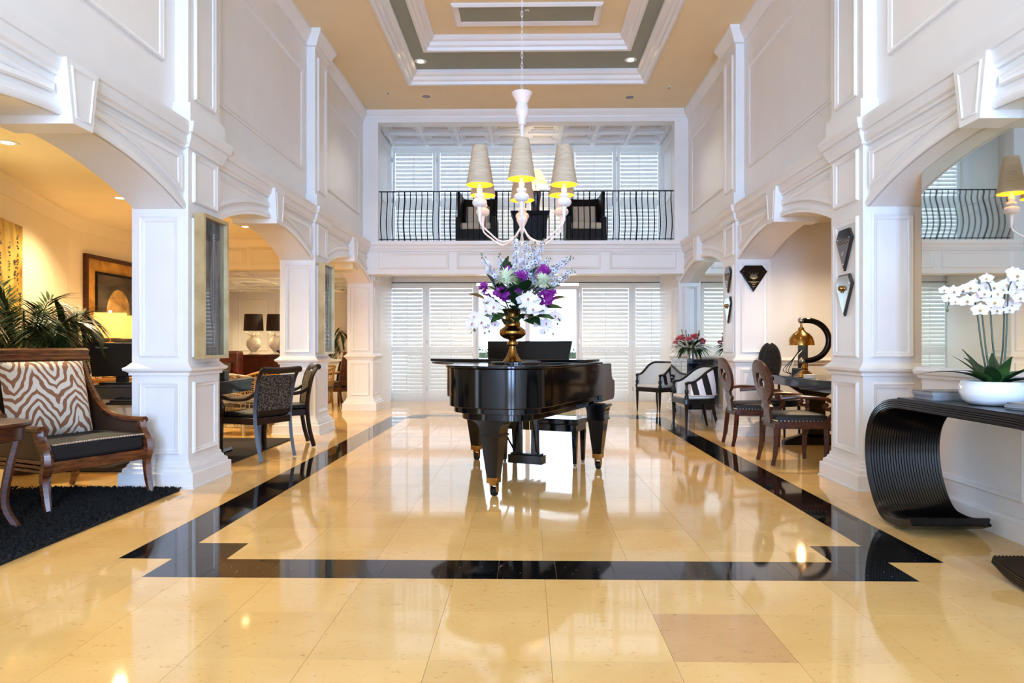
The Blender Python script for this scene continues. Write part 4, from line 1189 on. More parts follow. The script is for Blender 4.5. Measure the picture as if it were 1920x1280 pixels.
hs_.box(-.10, -.024, 0, .10, .024, .022).box(-.10, -.028, -.018, -.055, .028, .012).box(.055, -.028, -.018, .10, .028, .012)
hs_.build('handset', M['black_matte'], ph, bevel=.006)
M['paper'] = mat('paper', (238, 234, 226), .7, var=.02)
M['paper_g'] = mat('grey_card', (150, 152, 156), .6, var=.05)
for lab, nm, x, y, w_, d_, h, mt, rz in (('open white papers lying along the desk edge', 'papers', 3.17, 6.84, .26, .34, .012, 'paper', 4), ('white note block on the desk beside the telephone', 'note_block', 3.09, 7.58, .09, .09, .04, 'paper', 10), ('brown leather desk blotter beside the brass lamp', 'desk_blotter', 3.5, 7.3, .4, .36, .01, 'walnut', 0)):
    o = MB().box(-w_ / 2, -d_ / 2, 0, w_ / 2, d_ / 2, h).build(nm, M[mt], bevel=.002)
    o.location = (x, y, DZ + .0005); o.rotation_euler = (0, 0, math.radians(rz)); tag(o, lab, nm.replace('_', ' '))
# tufted oval chairs behind the desk
M['tuft'] = mat('black_tufted_velvet', (14, 12, 12), .7, sheen=.1, ior=1.35)
def oval_chair(label, loc, rz):
    t = thing('oval_back_chair', label, 'chair', loc, rz, 'tufted oval-back chairs')
    n = 28
    mb = MB()
    prof = [(1.0, -.03), (1.02, 0), (.98, .028), (.8, .045), (.4, .055)]
    vs = []
    for sc, h in prof:
        for k in range(n):
            a = 2 * PI * k / n
            vs.append((-.02 + h, .15 * sc * math.sin(a), .96 + .25 * sc * math.cos(a) - (.03 if abs(math.sin(a)) < .12 and math.cos(a) > 0 else 0)))
    fs = [(i * n + k, i * n + (k + 1) % n, (i + 1) * n + (k + 1) % n, (i + 1) * n + k) for i in range(4) for k in range(n)] + [tuple(range(n))[::-1], tuple(range(4 * n, 5 * n))]
    b = mb.add(vs, fs).build('backrest', M['tuft'], t, angle=60)
    bt = MB()
    for i in range(-2, 3):
        for j in range(-3, 4):
            y, z = i * .06 + (j % 2) * .03, j * .07
            if (y / .12) ** 2 + (z / .21) ** 2 < 1: bt.ball((.034, y, .96 + z), .012, 6, 4)
    tag(bt.build('tufting_buttons', M['tuft'], b, fix=False), kind='stuff')
    MB().lathe([(.2, .42), (.23, .43), (.235, .47), (.22, .5), (.1, .515), (.01, .515)], 24, (.2, 0, 0)).build('seat', M['tuft'], t)
    for sx, sy in ((.04, -.16), (.04, .16), (.36, -.16), (.36, .16)):
        MB().tube([(sx, sy, .43), (sx * 1.0, sy * 1.05, 0)], [.02, .013], 8).build('leg', M['ebony'], t)
    for sy in (-.12, .12):
        MB().tube([(.0, sy, .42), (-.01, sy, .7)], .016, 6).build('back_post', M['ebony'], t)
    return t
oval_chair('black tufted oval-back chair standing at the far end of the desk', (3.12, 8.86, 0), math.radians(-78))
oval_chair('black tufted oval-back chair behind the desk, half hidden by the column', (4.28, 8.2, 0), math.radians(180))

# ---- award plaques
M['plq'] = mat('black_plaque', (14, 12, 13), .18, coat=1.0)
M['plq_silver'] = mat('mirrored_plaque', (200, 206, 206), .12, .9)
M['plq_glass'] = mat('smoky_plaque', (70, 66, 72), .1, coat=1.0)
def plaque(label, mp, w, h, face, inset, detail):
    """mp(a, b, h): a across, b up from the plaque centre, h out of the wall"""
    dia = [(-w * .31, h * .5), (w * .31, h * .5), (w * .5, h * .27), (0, -h * .5), (-w * .5, h * .27)]
    t = thing('award_plaque', label, 'plaque', mp(0, 0, 0), 0, 'diamond award plaques'); o0 = Vector(mp(0, 0, 0))
    loc = lambda a, b, q: tuple(Vector(mp(a, b, q)) - o0)
    MB().prism(dia[::-1], .001, .022, loc).build('backing', M['plq'], t, bevel=.003)
    ins = [(a * inset, b * inset + h * .005) for a, b in dia]
    MB().prism(ins[::-1], .022, .028, loc).build('face_plate', M[face], t, smooth=False)
    for a, b in ((-w * .36, h * .27), (w * .36, h * .27), (0, -h * .33)):
        MB().prism([(a - .004, b - .004), (a + .004, b - .004), (a + .004, b + .004), (a - .004, b + .004)], .028, .032, loc).build('stud', M['steel'], t, smooth=False)
    if detail == 'diamond':
        e = MB().prism([(-.055, .02), (-.035, .055), (.035, .055), (.055, .02)], .028, .031, loc).build('emblem', M['steel'], t, smooth=False)
        MB().prism([(-.055, .016), (.055, .016), (.02, -.005), (-.02, -.005)], .028, .0305, loc).build('emblem_band', M['gold'], e, smooth=False)
        MB().prism([(-.018, -.009), (.018, -.009), (0, -.03)], .028, .031, loc).build('emblem_point', M['steel'], e, smooth=False)
        for a in (-.05, -.018, .018, .05):
            MB().prism([(a - .005, .066), (a, .076), (a + .005, .066)], .028, .030, loc).build('star', M['gold'], e, smooth=False)
        for (b, w_) in ((-.045, .07), (-.058, .035), (-.08, .018), (-.105, .02)):
            MB().prism([(-w_, b), (w_, b), (w_, b + .006), (-w_, b + .006)], .028, .0295, loc).build('engraved_line', M['gold'], t, smooth=False)
    elif detail == 'swirls':
        for k in range(4):
            a = -.07 + k * .045
            MB().tube([Vector(loc(a + .018 * math.cos(q) + .006 * q / 4, .07 + .018 * math.sin(q), .030)) for q in [j * .6 for j in range(12)]], .003, 5).build('swirl', M['steel'], t)
        MB().prism([(-.03, -.03), (-.02, -.01), (.02, -.01), (.03, -.03), (0, -.06)], .028, .030, loc).build('emblem', M['steel'], t, smooth=False)
    else:
        mb = MB(); c = loc(-.01, .06, .04)
        mb.ball(c, .025, 12, 8); mb.tube([c, loc(-.01, .02, .035)], [.014, .004], 8)
        mb.build('medallion', M['brass'], t)
    return t
fR1 = X(1, 0)
plaque('dark glass diamond plaque with white scrolls, upper one on the column beside the console', lambda a, b, h: (fR1 - h - .002, 5.93 - a, 1.985 + b), .30, .36, 'plq_glass', .86, 'swirls')
plaque('mirrored diamond plaque with a brass medallion, lower one on the column beside the console', lambda a, b, h: (fR1 - h - .002, 5.93 - a, 1.60 + b), .30, .36, 'plq_silver', .9, 'medal')
plaque('black diamond plaque with gilt emblem facing down the hall above the desk chairs', lambda a, b, h: (2.955 + a, 9.05 - .004 - h, 2.045 + b), .36, .345, 'plq', .85, 'diamond')
plaque('smoky glass diamond plaque, upper one on the column before the peony mirror', lambda a, b, h: (fR1 - h - .002, 9.34 - a, 2.06 + b), .30, .36, 'plq_glass', .86, 'swirls')
plaque('mirrored diamond plaque, lower one on the column before the peony mirror', lambda a, b, h: (fR1 - h - .002, 9.34 - a, 1.65 + b), .30, .36, 'plq_silver', .9, 'medal')

# ---- ribbed scroll console with orchids
M['ribbed'] = mat('black_bamboo_ribs', (14, 10, 10), .2, rgb2=(8, 6, 6), scale=20, ior=1.45)
con = thing('scroll_console', 'black ribbed scroll-ended console table against the low wall', 'console table', (0, 3.88, 0))
def half(sg):
    out = spline([(0, 0, .83), (.40, 0, .83), (.60, 0, .822), (.78, 0, .77), (.90, 0, .65), (.945, 0, .48), (.92, 0, .30), (.84, 0, .14), (.74, 0, .045), (.62, 0, .02), (.48, 0, .03), (.36, 0, .075)], 5)
    return [Vector((p.x * sg, 0, p.z)) for p in out]
x0, x1, nr = 2.35, 2.83, 26
for sg in (-1, 1):
    path = half(sg)
    # solid core following the scroll
    vs, fs = [], []
    m_ = len(path); th = []
    for i, p in enumerate(path):
        d_ = (path[min(i + 1, m_ - 1)] - path[max(i - 1, 0)]).normalized()
        nrm = Vector((d_.z, 0, -d_.x)) * sg       # towards the inside of the scroll
        t_ = .05 if i < m_ - 6 else lerp(.05, .035, (i - m_ + 6) / 5)
        th.append((p, nrm, t_))
        for q, xx in ((0, x0 + .006), (t_, x0 + .006), (t_, x1 - .006), (0, x1 - .006)):
            a = p + nrm * q; vs.append((xx, a.x, a.z))
    for i in range(m_ - 1):
        for k in range(4): fs.append((i * 4 + k, i * 4 + (k + 1) % 4, i * 4 + 4 + (k + 1) % 4, i * 4 + 4 + k))
    fs += [(3, 2, 1, 0), tuple(range(4 * m_ - 4, 4 * m_))]
    MB().add(vs, fs).build('scroll_core', M['ribbed'], con)
    for j in range(nr):
        xx = lerp(x0 + .008, x1 - .008, j / (nr - 1))
        MB().tube([(xx, (p + n_ * .002).x, (p + n_ * .002).z) for p, n_, t_ in th], .0105, 5).build('rib', M['ribbed'], con)
        MB().tube([(xx, (p + n_ * t_).x, (p + n_ * t_).z) for p, n_, t_ in th], .0105, 5).build('inner_rib', M['ribbed'], con)
    for q in range(4):
        MB().tube([(x0 + .002, (p + n_ * (t_ * (q + .5) / 4)).x, (p + n_ * (t_ * (q + .5) / 4)).z) for p, n_, t_ in th], .0075, 5).build('edge_rib', M['ribbed'], con)
MB().box(x0 + .01, -.55, .828, x1 - .01, .55, .8415).build('top_panel', M['ebony'], con, bevel=.002)
CZ = .8425
bowl = MB().lathe([(.09, 0), (.13, .004), (.16, .03), (.172, .07), (.17, .105), (.16, .128), (.155, .132), (.15, .128), (.155, .1), (.15, .06), (.10, .03), (.01, .025)], 44).build('planter_bowl', mat('white_glazed_ceramic', (238, 242, 246), .12, var=.01, coat=.8))
OBX, OBY = 2.60, 3.87
bowl.location = (OBX, OBY, CZ); tag(bowl, 'low round white ceramic bowl holding the orchids on the console', 'bowl')
orc = thing('potted_orchid', 'white moth orchids with arching sprays and dark strap leaves in the white bowl', 'orchid', (OBX, OBY, CZ + .10))
MB().lathe([(.148, .0), (.13, .012), (.07, .02), (.001, .024)], 24).build('moss', mat('dark_moss', (44, 52, 28), .9, rgb2=(22, 28, 16), scale=60, bump=.6, bscale=80), orc)
def strap(p, d_, L, W, curl):
    L, W = L * 1.3, W * 1.35
    mb = MB(); petal(mb, p, d_, Vector((0, 0, 1)), L, W, curl, .25, 7, .55); mb.build('leaf', M['leaf2' if random.random() < .3 else 'leaf'], orc, fix=False)
for a, L, W, cu, dz in ((180, .26, .032, -.5, .7), (200, .20, .03, -.5, .9), (-40, .26, .035, -.6, .5), (-65, .27, .034, -.6, .5), (20, .17, .032, -.5, .9), (160, .17, .028, -.2, 1.4), (230, .18, .03, -.35, 1.0), (300, .2, .03, -.35, 1.0), (90, .2, .03, -.3, 1.1), (120, .18, .028, -.1, 1.8), (60, .17, .028, -.15, 1.6), (260, .16, .028, -.2, 1.6)):
    r_ = math.radians(a)
    strap((.04 * math.cos(r_), .04 * math.sin(r_), .015), (math.cos(r_), math.sin(r_), dz), L, W, cu)
def OP(u, v, dy=0.0):
    y = OBY + dy; xx = (u - 988) / F * y
    xx += .0175 * 0
    return Vector((xx - OBX - .01, dy, CAM_H - (v - 648) / F * y - CZ - .10))
random.seed(11)
for (bu, su, sv, path, blooms) in (
    (1846, 1826, 590, ((1818, 560), (1800, 548), (1780, 556), (1771, 578)), ((1782, 548, .04), (1765, 545, .028), (1773, 560, .034), (1786, 566, .03), (1807, 565, .042), (1799, 545, .036))),
    (1852, 1834, 585, ((1828, 560), (1822, 545), (1810, 538)), ((1814, 541, .042), (1833, 558, .042), (1831, 582, .044), (1822, 534, .034), (1842, 540, .036))),
    (1862, 1850, 575, ((1852, 550), (1846, 532), (1830, 526)), ((1855, 541, .042), (1858, 568, .044), (1843, 524, .034), (1862, 552, .034), (1861, 583, .034), (1838, 552, .034))),
    (1868, 1876, 550, ((1878, 540), (1884, 528), (1900, 535)), ((1881, 536, .048), (1889, 574, .042), (1872, 545, .038), (1897, 551, .036), (1884, 582, .03))),
    (1872, 1882, 560, ((1884, 540), (1895, 522), (1915, 530)), ((1900, 519, .048), (1912, 535, .04), (1905, 560, .038), (1890, 512, .036), (1918, 522, .036)))):
    dy = random.uniform(-.05, .05)
    pts = spline([Vector((OP(bu, 720).x, dy * .5, .02)), OP(lerp(bu, su, .6), 650, dy), OP(su, sv, dy)] + [OP(a, b, dy - .02) for a, b in path], 5)
    st = MB().tube(pts, [lerp(.005, .0022, i / (len(pts) - 1)) for i in range(len(pts))], 6).build('flower_stem', M['leaf'], orc)
    for u, v, sz in blooms:
        orchid_bloom(orc, OP(u, v, dy - .03 + random.uniform(-.03, .02)), (random.uniform(-.75, -.1), -1, random.uniform(-.1, .2)), sz * 1.02, 'lip_y')
    MB().ball(OP(path[-1][0], path[-1][1] + 4, dy - .02), (.008, .008, .011), 8, 6).build('bud', M['stem'], orc)
def magazines(label, x, y, n, w_, d_, rz, group):
    for k in range(n):
        o = MB().box(-w_ / 2, -d_ / 2, 0, w_ / 2, d_ / 2, .0088).build('magazine', M['paper_g'] if k < n - 1 else mat('magazine_cover', (150, 140, 128), .3, rgb2=(96, 92, 96), scale=9), bevel=.001)
        o.location = (x + random.uniform(-.006, .006), y + random.uniform(-.006, .006), CZ - .0005 + k * .0092); o.rotation_euler = (0, 0, math.radians(rz + random.uniform(-3, 3)))
        tag(o, label + (', topmost' if k == n - 1 else ', below the top one'), 'magazine', group)
magazines('grey magazine stacked between orchid bowl and column', 2.58, 4.27, 6, .30, .22, 0, 'magazines by the column end')
magazines('magazine fanned on the console in front of the orchid bowl', 2.62, 3.5, 4, .22, .28, 12, 'magazines in front of the bowl')
# ================================================================== LEFT SIDE: LOUNGE
random.seed(5)
# ---- shaggy rug
M['shag'] = mat('black_shag', (20, 19, 22), .9, rgb2=(9, 9, 10), scale=30)
rug = thing('shag_rug', 'deep black shaggy rug under the caned armchair', 'rug', (0, 0, 0))
RX0, RX1, RY0, RY1 = -4.25, -2.80, 3.45, 5.50
MB().box(RX0, RY0, .0005, RX1, RY1, .012).build('backing', M['shag'], rug, smooth=False)
mb = MB()
for i in range(26000):
    x, y = random.uniform(RX0, RX1), random.uniform(RY0, RY1)
    if x < -3.95 and random.random() < .7: continue
    a = random.uniform(0, 2 * PI); l = random.uniform(.018, .045); h = random.uniform(.018, .036); w_ = .0028
    dx_, dy_ = math.cos(a), math.sin(a)
    mb.add([(x - dy_ * w_, y + dx_ * w_, .008), (x + dy_ * w_, y - dx_ * w_, .008), (x + dx_ * l * .5, y + dy_ * l * .5, .008 + h), (x + dx_ * l, y + dy_ * l, .008 + h * .75)], [(0, 1, 2), (1, 3, 2)])
tag(mb.build('pile', M['shag'], rug, smooth=False, fix=False), kind='stuff')

# ---- caned armchair with zebra pillow  (local +x = facing)
def cane_mat():
    m = mat('brown_cane', (70, 46, 32), .5, rgb2=(40, 26, 20), scale=8)
    nt = m.node_tree; N = nt.nodes; L = nt.links
    tc = N.new('ShaderNodeTexCoord'); br = N.new('ShaderNodeTexChecker'); br.inputs['Scale'].default_value = 130
    br.inputs['Color1'].default_value = srgb(98, 70, 50); br.inputs['Color2'].default_value = srgb(30, 20, 16)
    L.new(tc.outputs['Object'], br.inputs['Vector']); L.new(br.outputs['Color'], N['Principled BSDF'].inputs['Base Color'])
    return m
M['cane'] = cane_mat()
M['navy'] = mat('black_navy_cloth', (13, 14, 20), .75, bump=.15, bscale=300)
def zebra():
    m = mat('zebra_cloth', (232, 226, 214), .75, var=.02, scale=80, bump=.1, bscale=250)
    nt = m.node_tree; N = nt.nodes; L = nt.links
    b = N['Principled BSDF']; rp = N[m['ramp']]
    tc = N.new('ShaderNodeTexCoord'); sp = N.new('ShaderNodeSeparateXYZ'); L.new(tc.outputs['Object'], sp.inputs['Vector'])
    nz = N.new('ShaderNodeTexNoise'); nz.inputs['Scale'].default_value = 5.5; nz.inputs['Detail'].default_value = 2; L.new(tc.outputs['Object'], nz.inputs['Vector'])
    def mth(op, a, b_=None):
        q = N.new('ShaderNodeMath'); q.operation = op
        for i, s in enumerate((a, b_)):
            if s is None: continue
            if isinstance(s, (int, float)): q.inputs[i].default_value = s
            else: L.new(s, q.inputs[i])
        return q.outputs[0]
    zig = mth('PINGPONG', mth('ADD', sp.outputs['Y'], .115), .145)          # chevrons side by side
    f_ = mth('ADD', mth('MULTIPLY', zig, 21.0), mth('MULTIPLY', sp.outputs['Z'], 13.5))
    f_ = mth('ADD', f_, mth('MULTIPLY', nz.outputs['Fac'], 3.4))
    s_ = mth('SINE', mth('MULTIPLY', f_, 5.0))
    gt = mth('GREATER_THAN', s_, .12)
    mx = N.new('ShaderNodeMix'); mx.data_type = 'RGBA'
    L.new(gt, mx.inputs['Factor']); L.new(rp.outputs['Color'], mx.inputs['A']); mx.inputs['B'].default_value = srgb(150, 102, 74)
    L.new(mx.outputs['Result'], b.inputs['Base Color'])
    return m
M['zebra'] = zebra()
AR = math.radians(-24.6)
AX, AY = -3.455, 5.165
AX, AY = AX - .055, AY + .025
ac = thing('caned_armchair', 'wide walnut armchair with caned sides and black seat cushion on the shag rug', 'armchair', (AX, AY, .012), AR)
ac.scale = (1.2, 1, 1)
WR = M['walnut_red']; HW = .385
for sy in (-1, 1):
    # front leg and post in one serpentine
    MB().tube(spline([(.36, sy * HW, 0), (.335, sy * HW, .12), (.325, sy * HW, .25), (.345, sy * HW, .34), (.335, sy * HW, .42), (.285, sy * HW, .50), (.27, sy * HW, .565)], 5), [lerp(.022, .036, min(1, i / 12)) for i in range(31)], 6, up=(0, 1, 0), flat=1.0).build('leg', WR, ac)
    MB().tube(spline([(-.33, sy * (HW - .03), .30), (-.37, sy * (HW - .03), .16), (-.43, sy * (HW - .03), 0)], 4), [.032] * 4 + [.028] * 3 + [.022] * 2, 6).build('leg', WR, ac)
    arm = spline([(.30, sy * HW, .575), (.20, sy * HW, .572), (.08, sy * HW, .575), (-.06, sy * HW, .61), (-.18, sy * HW, .70), (-.27, sy * (HW - .005), .84), (-.335, sy * (HW - .01), 1.0), (-.36, sy * (HW - .01), 1.08)], 5)
    ar = MB().tube(arm, .026, 8, flat=1.2).build('arm', WR, ac)
    cp = [(p.x, p.z) for p in arm] + [(-.33, .36), (.31, .36)]
    MB().prism(cp, sy * HW - .008, sy * HW + .008, lambda a, b, h: (a, h, b)).build('cane_panel', M['cane'], ar, smooth=False)
    for q in range(3):
        MB().box(-.33, sy * HW - .026 - .004 * q, .275 + q * .032, .34, sy * HW + .026 + .004 * q, .30 + q * .032).build('side_rail', WR, ac, bevel=.006)
MB().box(.30, -HW, .27, .345, HW, .35).build('front_rail', WR, ac, bevel=.008)
MB().box(-.36, -HW, .27, -.31, HW, .35).build('back_rail', WR, ac, bevel=.008)
MB().box(-.31, -HW + .02, .31, .30, HW - .02, .345).build('seat_deck', M['navy'], ac, smooth=False)
MB().box(-.30, -HW + .03, .345, .335, HW - .03, .475).build('seat_cushion', M['navy'], ac, bevel=.03)
M['rope'] = mat('twisted_white_brown_cord', (226, 214, 196), .7, rgb2=(130, 88, 62), scale=1, stretch=(0, 120, 0), lo=.45, hi=.55)
MB().tube([(.337, -HW + .04, .468), (.342, 0, .473), (.337, HW - .04, .468)], .006, 6).build('piping', M['rope'], ac)
bk = MB(); bk.M = Matrix.Translation((-.31, 0, .36)) @ Matrix.Rotation(math.radians(-5), 4, 'Y')
bk.box(-.025, -HW + .02, 0, .025, HW - .02, .68); bk.build('back_panel', M['cane'], ac, smooth=False)
MB().prism([(-.03, 0), (.05, 0), (.055, .02), (.03, .05), (.045, .085), (.0, .1), (-.05, .085), (-.055, .04)], -HW - .04, HW + .04, lambda a, b, h: (-.365 + a, h, 1.04 + b)).build('crest_rail', WR, ac, bevel=.006)
# pillow
def pillow(name, mt, label, cat, loc, rot, W, H_, T):
    n = 18; vs, fs = [], []
    for side in (1, -1):
        for i in range(n + 1):
            for j in range(n + 1):
                a, b = -1 + 2 * i / n, -1 + 2 * j / n
                e = (1 - a * a) * (1 - b * b)
                pin = 1 - .07 * (1 - abs(a)) * abs(b) ** 3 - 0
                pin2 = 1 - .07 * (1 - abs(b)) * abs(a) ** 3
                vs.append((side * T * e ** .42 * .5, a * W / 2 * pin, b * H_ / 2 * pin2))
    m_ = (n + 1) ** 2
    for s_ in range(2):
        for i in range(n):
            for j in range(n):
                a = s_ * m_ + i * (n + 1) + j
                fs.append((a, a + 1, a + n + 2, a + n + 1) if s_ else (a, a + n + 1, a + n + 2, a + 1))
    o = MB().add(vs, fs).build(name, mt, angle=80)
    o.location = loc; o.rotation_euler = rot
    return tag(o, label, cat)
pc = Vector((AX, AY, 0)) + Matrix.Rotation(AR, 3, 'Z') @ Vector((-.19, -.03, .765))
pillow('zebra_pillow', M['zebra'], 'square brown and white zebra-striped pillow on the caned armchair', 'pillow', pc, (0, math.radians(-14), AR), .62, .58, .17)

# ---- round side table at the very edge
tb = thing('side_table', 'small round dark wooden side table beside the caned armchair', 'side table', (-3.44, 4.24, .012))
MB().lathe([(.2, .64), (.275, .645), (.285, .66), (.28, .675), (.26, .68), (.01, .68)], 36).build('top', M['walnut'], tb)
MB().lathe([(.24, .56), (.25, .565), (.25, .645), (.2, .645)], 36).build('apron', M['walnut'], tb)
for k in range(3):
    a = k * 2 * PI / 3 + .3
    MB().tube(spline([(.22 * math.cos(a), .22 * math.sin(a), .58), (.17 * math.cos(a), .17 * math.sin(a), .35), (.15 * math.cos(a), .15 * math.sin(a), .15), (.22 * math.cos(a), .22 * math.sin(a), .0)], 4), [.026] * 13, 6).build('leg', M['walnut'], tb)

# ---- palms
M['palm'] = mat('palm_leaf', (40, 66, 30), .4, rgb2=(16, 34, 16), scale=10)
M['pot'] = mat('dark_planter', (56, 40, 30), .5)
def palm(label, loc, H_, n, spread, seed):
    random.seed(seed)
    t = thing('potted_palm', label, 'palm', loc)
    MB().lathe([(.13, 0), (.15, .02), (.19, .34), (.2, .36), (.18, .36), (.17, .33), (.01, .32)], 24).build('pot', M['pot'], t)
    for i in range(n):
        a = 2 * PI * i / n + random.uniform(-.3, .3); r = spread * random.uniform(.6, 1.15); hh = H_ * random.uniform(.72, 1.05)
        dx_, dy_ = math.cos(a), math.sin(a)
        pts = spline([(0, 0, .32), (dx_ * r * .15, dy_ * r * .15, hh * .6), (dx_ * r * .5, dy_ * r * .5, hh * .95), (dx_ * r * .85, dy_ * r * .85, hh * .95), (dx_ * r * 1.1, dy_ * r * 1.1, hh * .78)], 8)
        mb = MB().tube(pts, [lerp(.008, .002, k / (len(pts) - 1)) for k in range(len(pts))], 5)
        m_ = len(pts)
        for k in range(int(m_ * .33), m_):
            p = pts[k]; d_ = (pts[min(k + 1, m_ - 1)] - pts[max(k - 1, 0)]).normalized()
            s_ = d_.cross(Vector((0, 0, 1))).normalized(); q = (k - m_ * .33) / (m_ * .67)
            for half_ in range(2):
                pp = lerp(p, pts[min(k + 1, m_ - 1)], half_ * .5)
                for sg in (-1, 1):
                    L_ = .30 * math.sin(PI * min(.97, .22 + q * .74)) + .04
                    petal(mb, pp, s_ * sg + d_ * .75 + Vector((0, 0, random.uniform(-.25, .15))), Vector((0, 0, 1)), L_, .011, -.22, .1, 3, .5)
        mb.build('frond', M['palm'], t, fix=False)
    return t
palm('dark green palm beside the gold abstract painting in the lounge', (-4.62, 6.25, 0), 1.70, 15, .52, 3)
palm('feathery dark green palm between the armchair and the lamp in the lounge', (-4.80, 7.0, 0), 1.52, 15, .36, 9)
palm('palm by the far lamp seen through the third arch', (-4.25, 14.6, 0), 1.55, 10, .5, 15)

# ---- pictures
def wave_mat(name, stops, scale, dist, vec=(1, 1, 1), metal=0.0, rough=.5):
    m = mat(name, (200, 170, 90), rough, metal)
    nt = m.node_tree; N = nt.nodes; L = nt.links; rp = N[m['ramp']]
    nz = [n for n in N if n.type == 'TEX_NOISE'][0]; nz.inputs['Scale'].default_value = scale; nz.inputs['Distortion'].default_value = dist; nz.inputs['Detail'].default_value = 6
    mp = [n for n in N if n.type == 'MAPPING'][0]; mp.inputs['Scale'].default_value = vec
    cr = rp.color_ramp
    while len(cr.elements) > 1: cr.elements.remove(cr.elements[-1])
    for i, (p, c) in enumerate(stops):
        e = cr.elements[0] if i == 0 else cr.elements.new(p)
        e.position = p; e.color = srgb(*c)
    return m
wdir = (Vector((-4.3, 3.4)) - Vector((-6.28, 9.33))).normalized(); wn = Vector((-wdir.y, wdir.x))
gold_art = wave_mat('gold_abstract_paint', ((.3, (120, 84, 26)), (.45, (196, 150, 52)), (.55, (222, 188, 96)), (.7, (150, 110, 40))), 3, .6, (1, 1, .5), .2)
ga = thing('painting', 'tall unframed gold abstract canvas with silver drips on the angled wall', 'painting', (-5.60 + wn.x * .004, 7.32 + wn.y * .004, 0), math.atan2(wdir.y, wdir.x))
MB().box(-.28, .0, 1.50, .85, .045, 2.50).build('canvas', gold_art, ga, smooth=False)
random.seed(4)
for (x, z0_, z1_) in ((-.13, 1.75, 2.42), (-.05, 1.9, 2.1), (.1, 1.6, 2.3), (.35, 1.7, 2.4), (-.2, 1.55, 1.75)):
    mb = MB()
    for k in range(26): mb.ball((x + random.gauss(0, .014), .047, random.uniform(z0_, z1_)), random.uniform(.006, .014), 6, 4)
    tag(mb.build('silver_drips', M['steel'], ga, fix=False), kind='stuff')
fp = thing('framed_picture', 'large dark-framed picture with gold mat and shell image on the lounge wall', 'picture', (-6.28, 10.4, 1.82))
def ring(mb, y0_, y1_, z0_, z1_, w_, x0_, x1_):
    mb.box(x0_, y0_, z0_, x1_, y1_, z0_ + w_).box(x0_, y0_, z1_ - w_, x1_, y1_, z1_).box(x0_, y0_, z0_ + w_, x1_, y0_ + w_, z1_ - w_).box(x0_, y1_ - w_, z0_ + w_, x1_, y1_, z1_ - w_)
mb = MB(); ring(mb, -.78, .78, -.66, .66, .06, .002, .05); mb.build('outer_frame', M['walnut'], fp, smooth=False)
gm = wave_mat('gilt_mat', ((.3, (150, 96, 30)), (.6, (216, 164, 64)), (.75, (180, 120, 40))), 4, .4)
MB().box(.004, -.72, -.60, .025, .72, .60).build('mat_board', gm, fp, smooth=False)
mb = MB(); ring(mb, -.54, .54, -.62, .43, .035, .025, .045); mb.build('inner_frame', M['black_matte'], fp, smooth=False)
MB().box(.025, -.505, -.585, .032, .505, .395).build('print', wave_mat('brown_print', ((.3, (44, 38, 34)), (.6, (96, 84, 70)), (.8, (70, 60, 52))), 2, .5, (1, 1, 3)), fp, smooth=False)
MB().prism([(.30 * math.cos(a) + .02, -.16 + .36 * math.sin(a)) for a in [2 * PI * k / 28 for k in range(28)]], .032, .036, lambda a, b, h: (h, a, b)).build('shell_image', wave_mat('shell_print', ((.3, (120, 88, 40)), (.55, (206, 166, 96)), (.75, (232, 206, 150))), 3, 1.0), fp, smooth=False)
MB().prism([(.13 * math.cos(a) + .2, -.30 + .19 * math.sin(a)) for a in [2 * PI * k / 24 for k in range(24)]], .036, .039, lambda a, b, h: (h, a, b)).build('small_shell_image', wave_mat('pale_shell_print', ((.3, (170, 140, 80)), (.6, (232, 214, 160))), 6, 2.0), fp, smooth=False)

# ---- sideboard with two loop lamps
sbd = thing('sideboard', 'honey-coloured wooden sideboard under the framed picture', 'sideboard', (-6.2, 9.1, 0))
M['honey'] = mat('honey_wood', (150, 98, 44), .35, rgb2=(112, 68, 28), scale=5, stretch=(2, 2, 12))
MB().box(.08, 0, .05, .78, 2.0, .70).build('body', M['honey'], sbd, bevel=.005)
MB().box(.05, -.03, .70, .81, 2.03, .735).build('top', M['honey'], sbd, bevel=.005)
for k in range(4):
    dd = MB().box(.78, .02 + k * .495, .08, .795, .485 + k * .495, .68).build('door', M['honey'], sbd, bevel=.003)
    MB().ball((.805, .42 + k * .495 - (.36 if k % 2 else 0), .42), .014, 8, 6).build('knob', M['brass'], dd)
shade_lit = translucent(mat('lit_linen_shade', (246, 220, 160), .8, var=.03, scale=60, emit=(255, 210, 130), estr=.12), .4, (255, 220, 150))
def loop_lamp(label, loc, rz):
    t = thing('table_lamp', label, 'lamp', loc, rz, 'loop table lamps on the sideboard')
    MB().box(-.10, -.06, 0, .10, .06, .018).build('base', M['brass'], t, bevel=.004)
    for dz, r_ in ((.17, .15), (.36, .13)):
        for sx in (-.0,):
            MB().tube([(r_ * math.cos(a), 0, dz + r_ * .95 * math.sin(a)) for a in [2 * PI * k / 28 for k in range(29)]], .007, 6, caps=False).build('loop', M['brass'], t)
    MB().tube([(0, 0, .01), (0, 0, .62)], .009, 8).build('stem', M['brass'], t)
    mb = MB()
    for x0_, y0_, x1_, y1_ in ((-.19, -.11, .19, -.106), (-.19, .106, .19, .11), (-.19, -.106, -.186, .106), (.186, -.106, .19, .106)):
        mb.box(x0_, y0_, .54, x1_, y1_, .88)
    mb.build('shade', shade_lit, t, smooth=False)
    MB().ball((0, 0, .90), .018, 8, 6).build('finial', M['glow'], t)
    MB().ball((0, 0, .68), .03, 8, 6).build('bulb', M['bulb'], t)
    lamp('POINT', 'table_lamp_bulb', Vector(loc) + Vector((0, 0, .74)), 6, (1, .80, .5), .05)
loop_lamp('brass loop table lamp with cream box shade, in front of the framed picture', (-5.66, 9.25, .7355), math.radians(35))
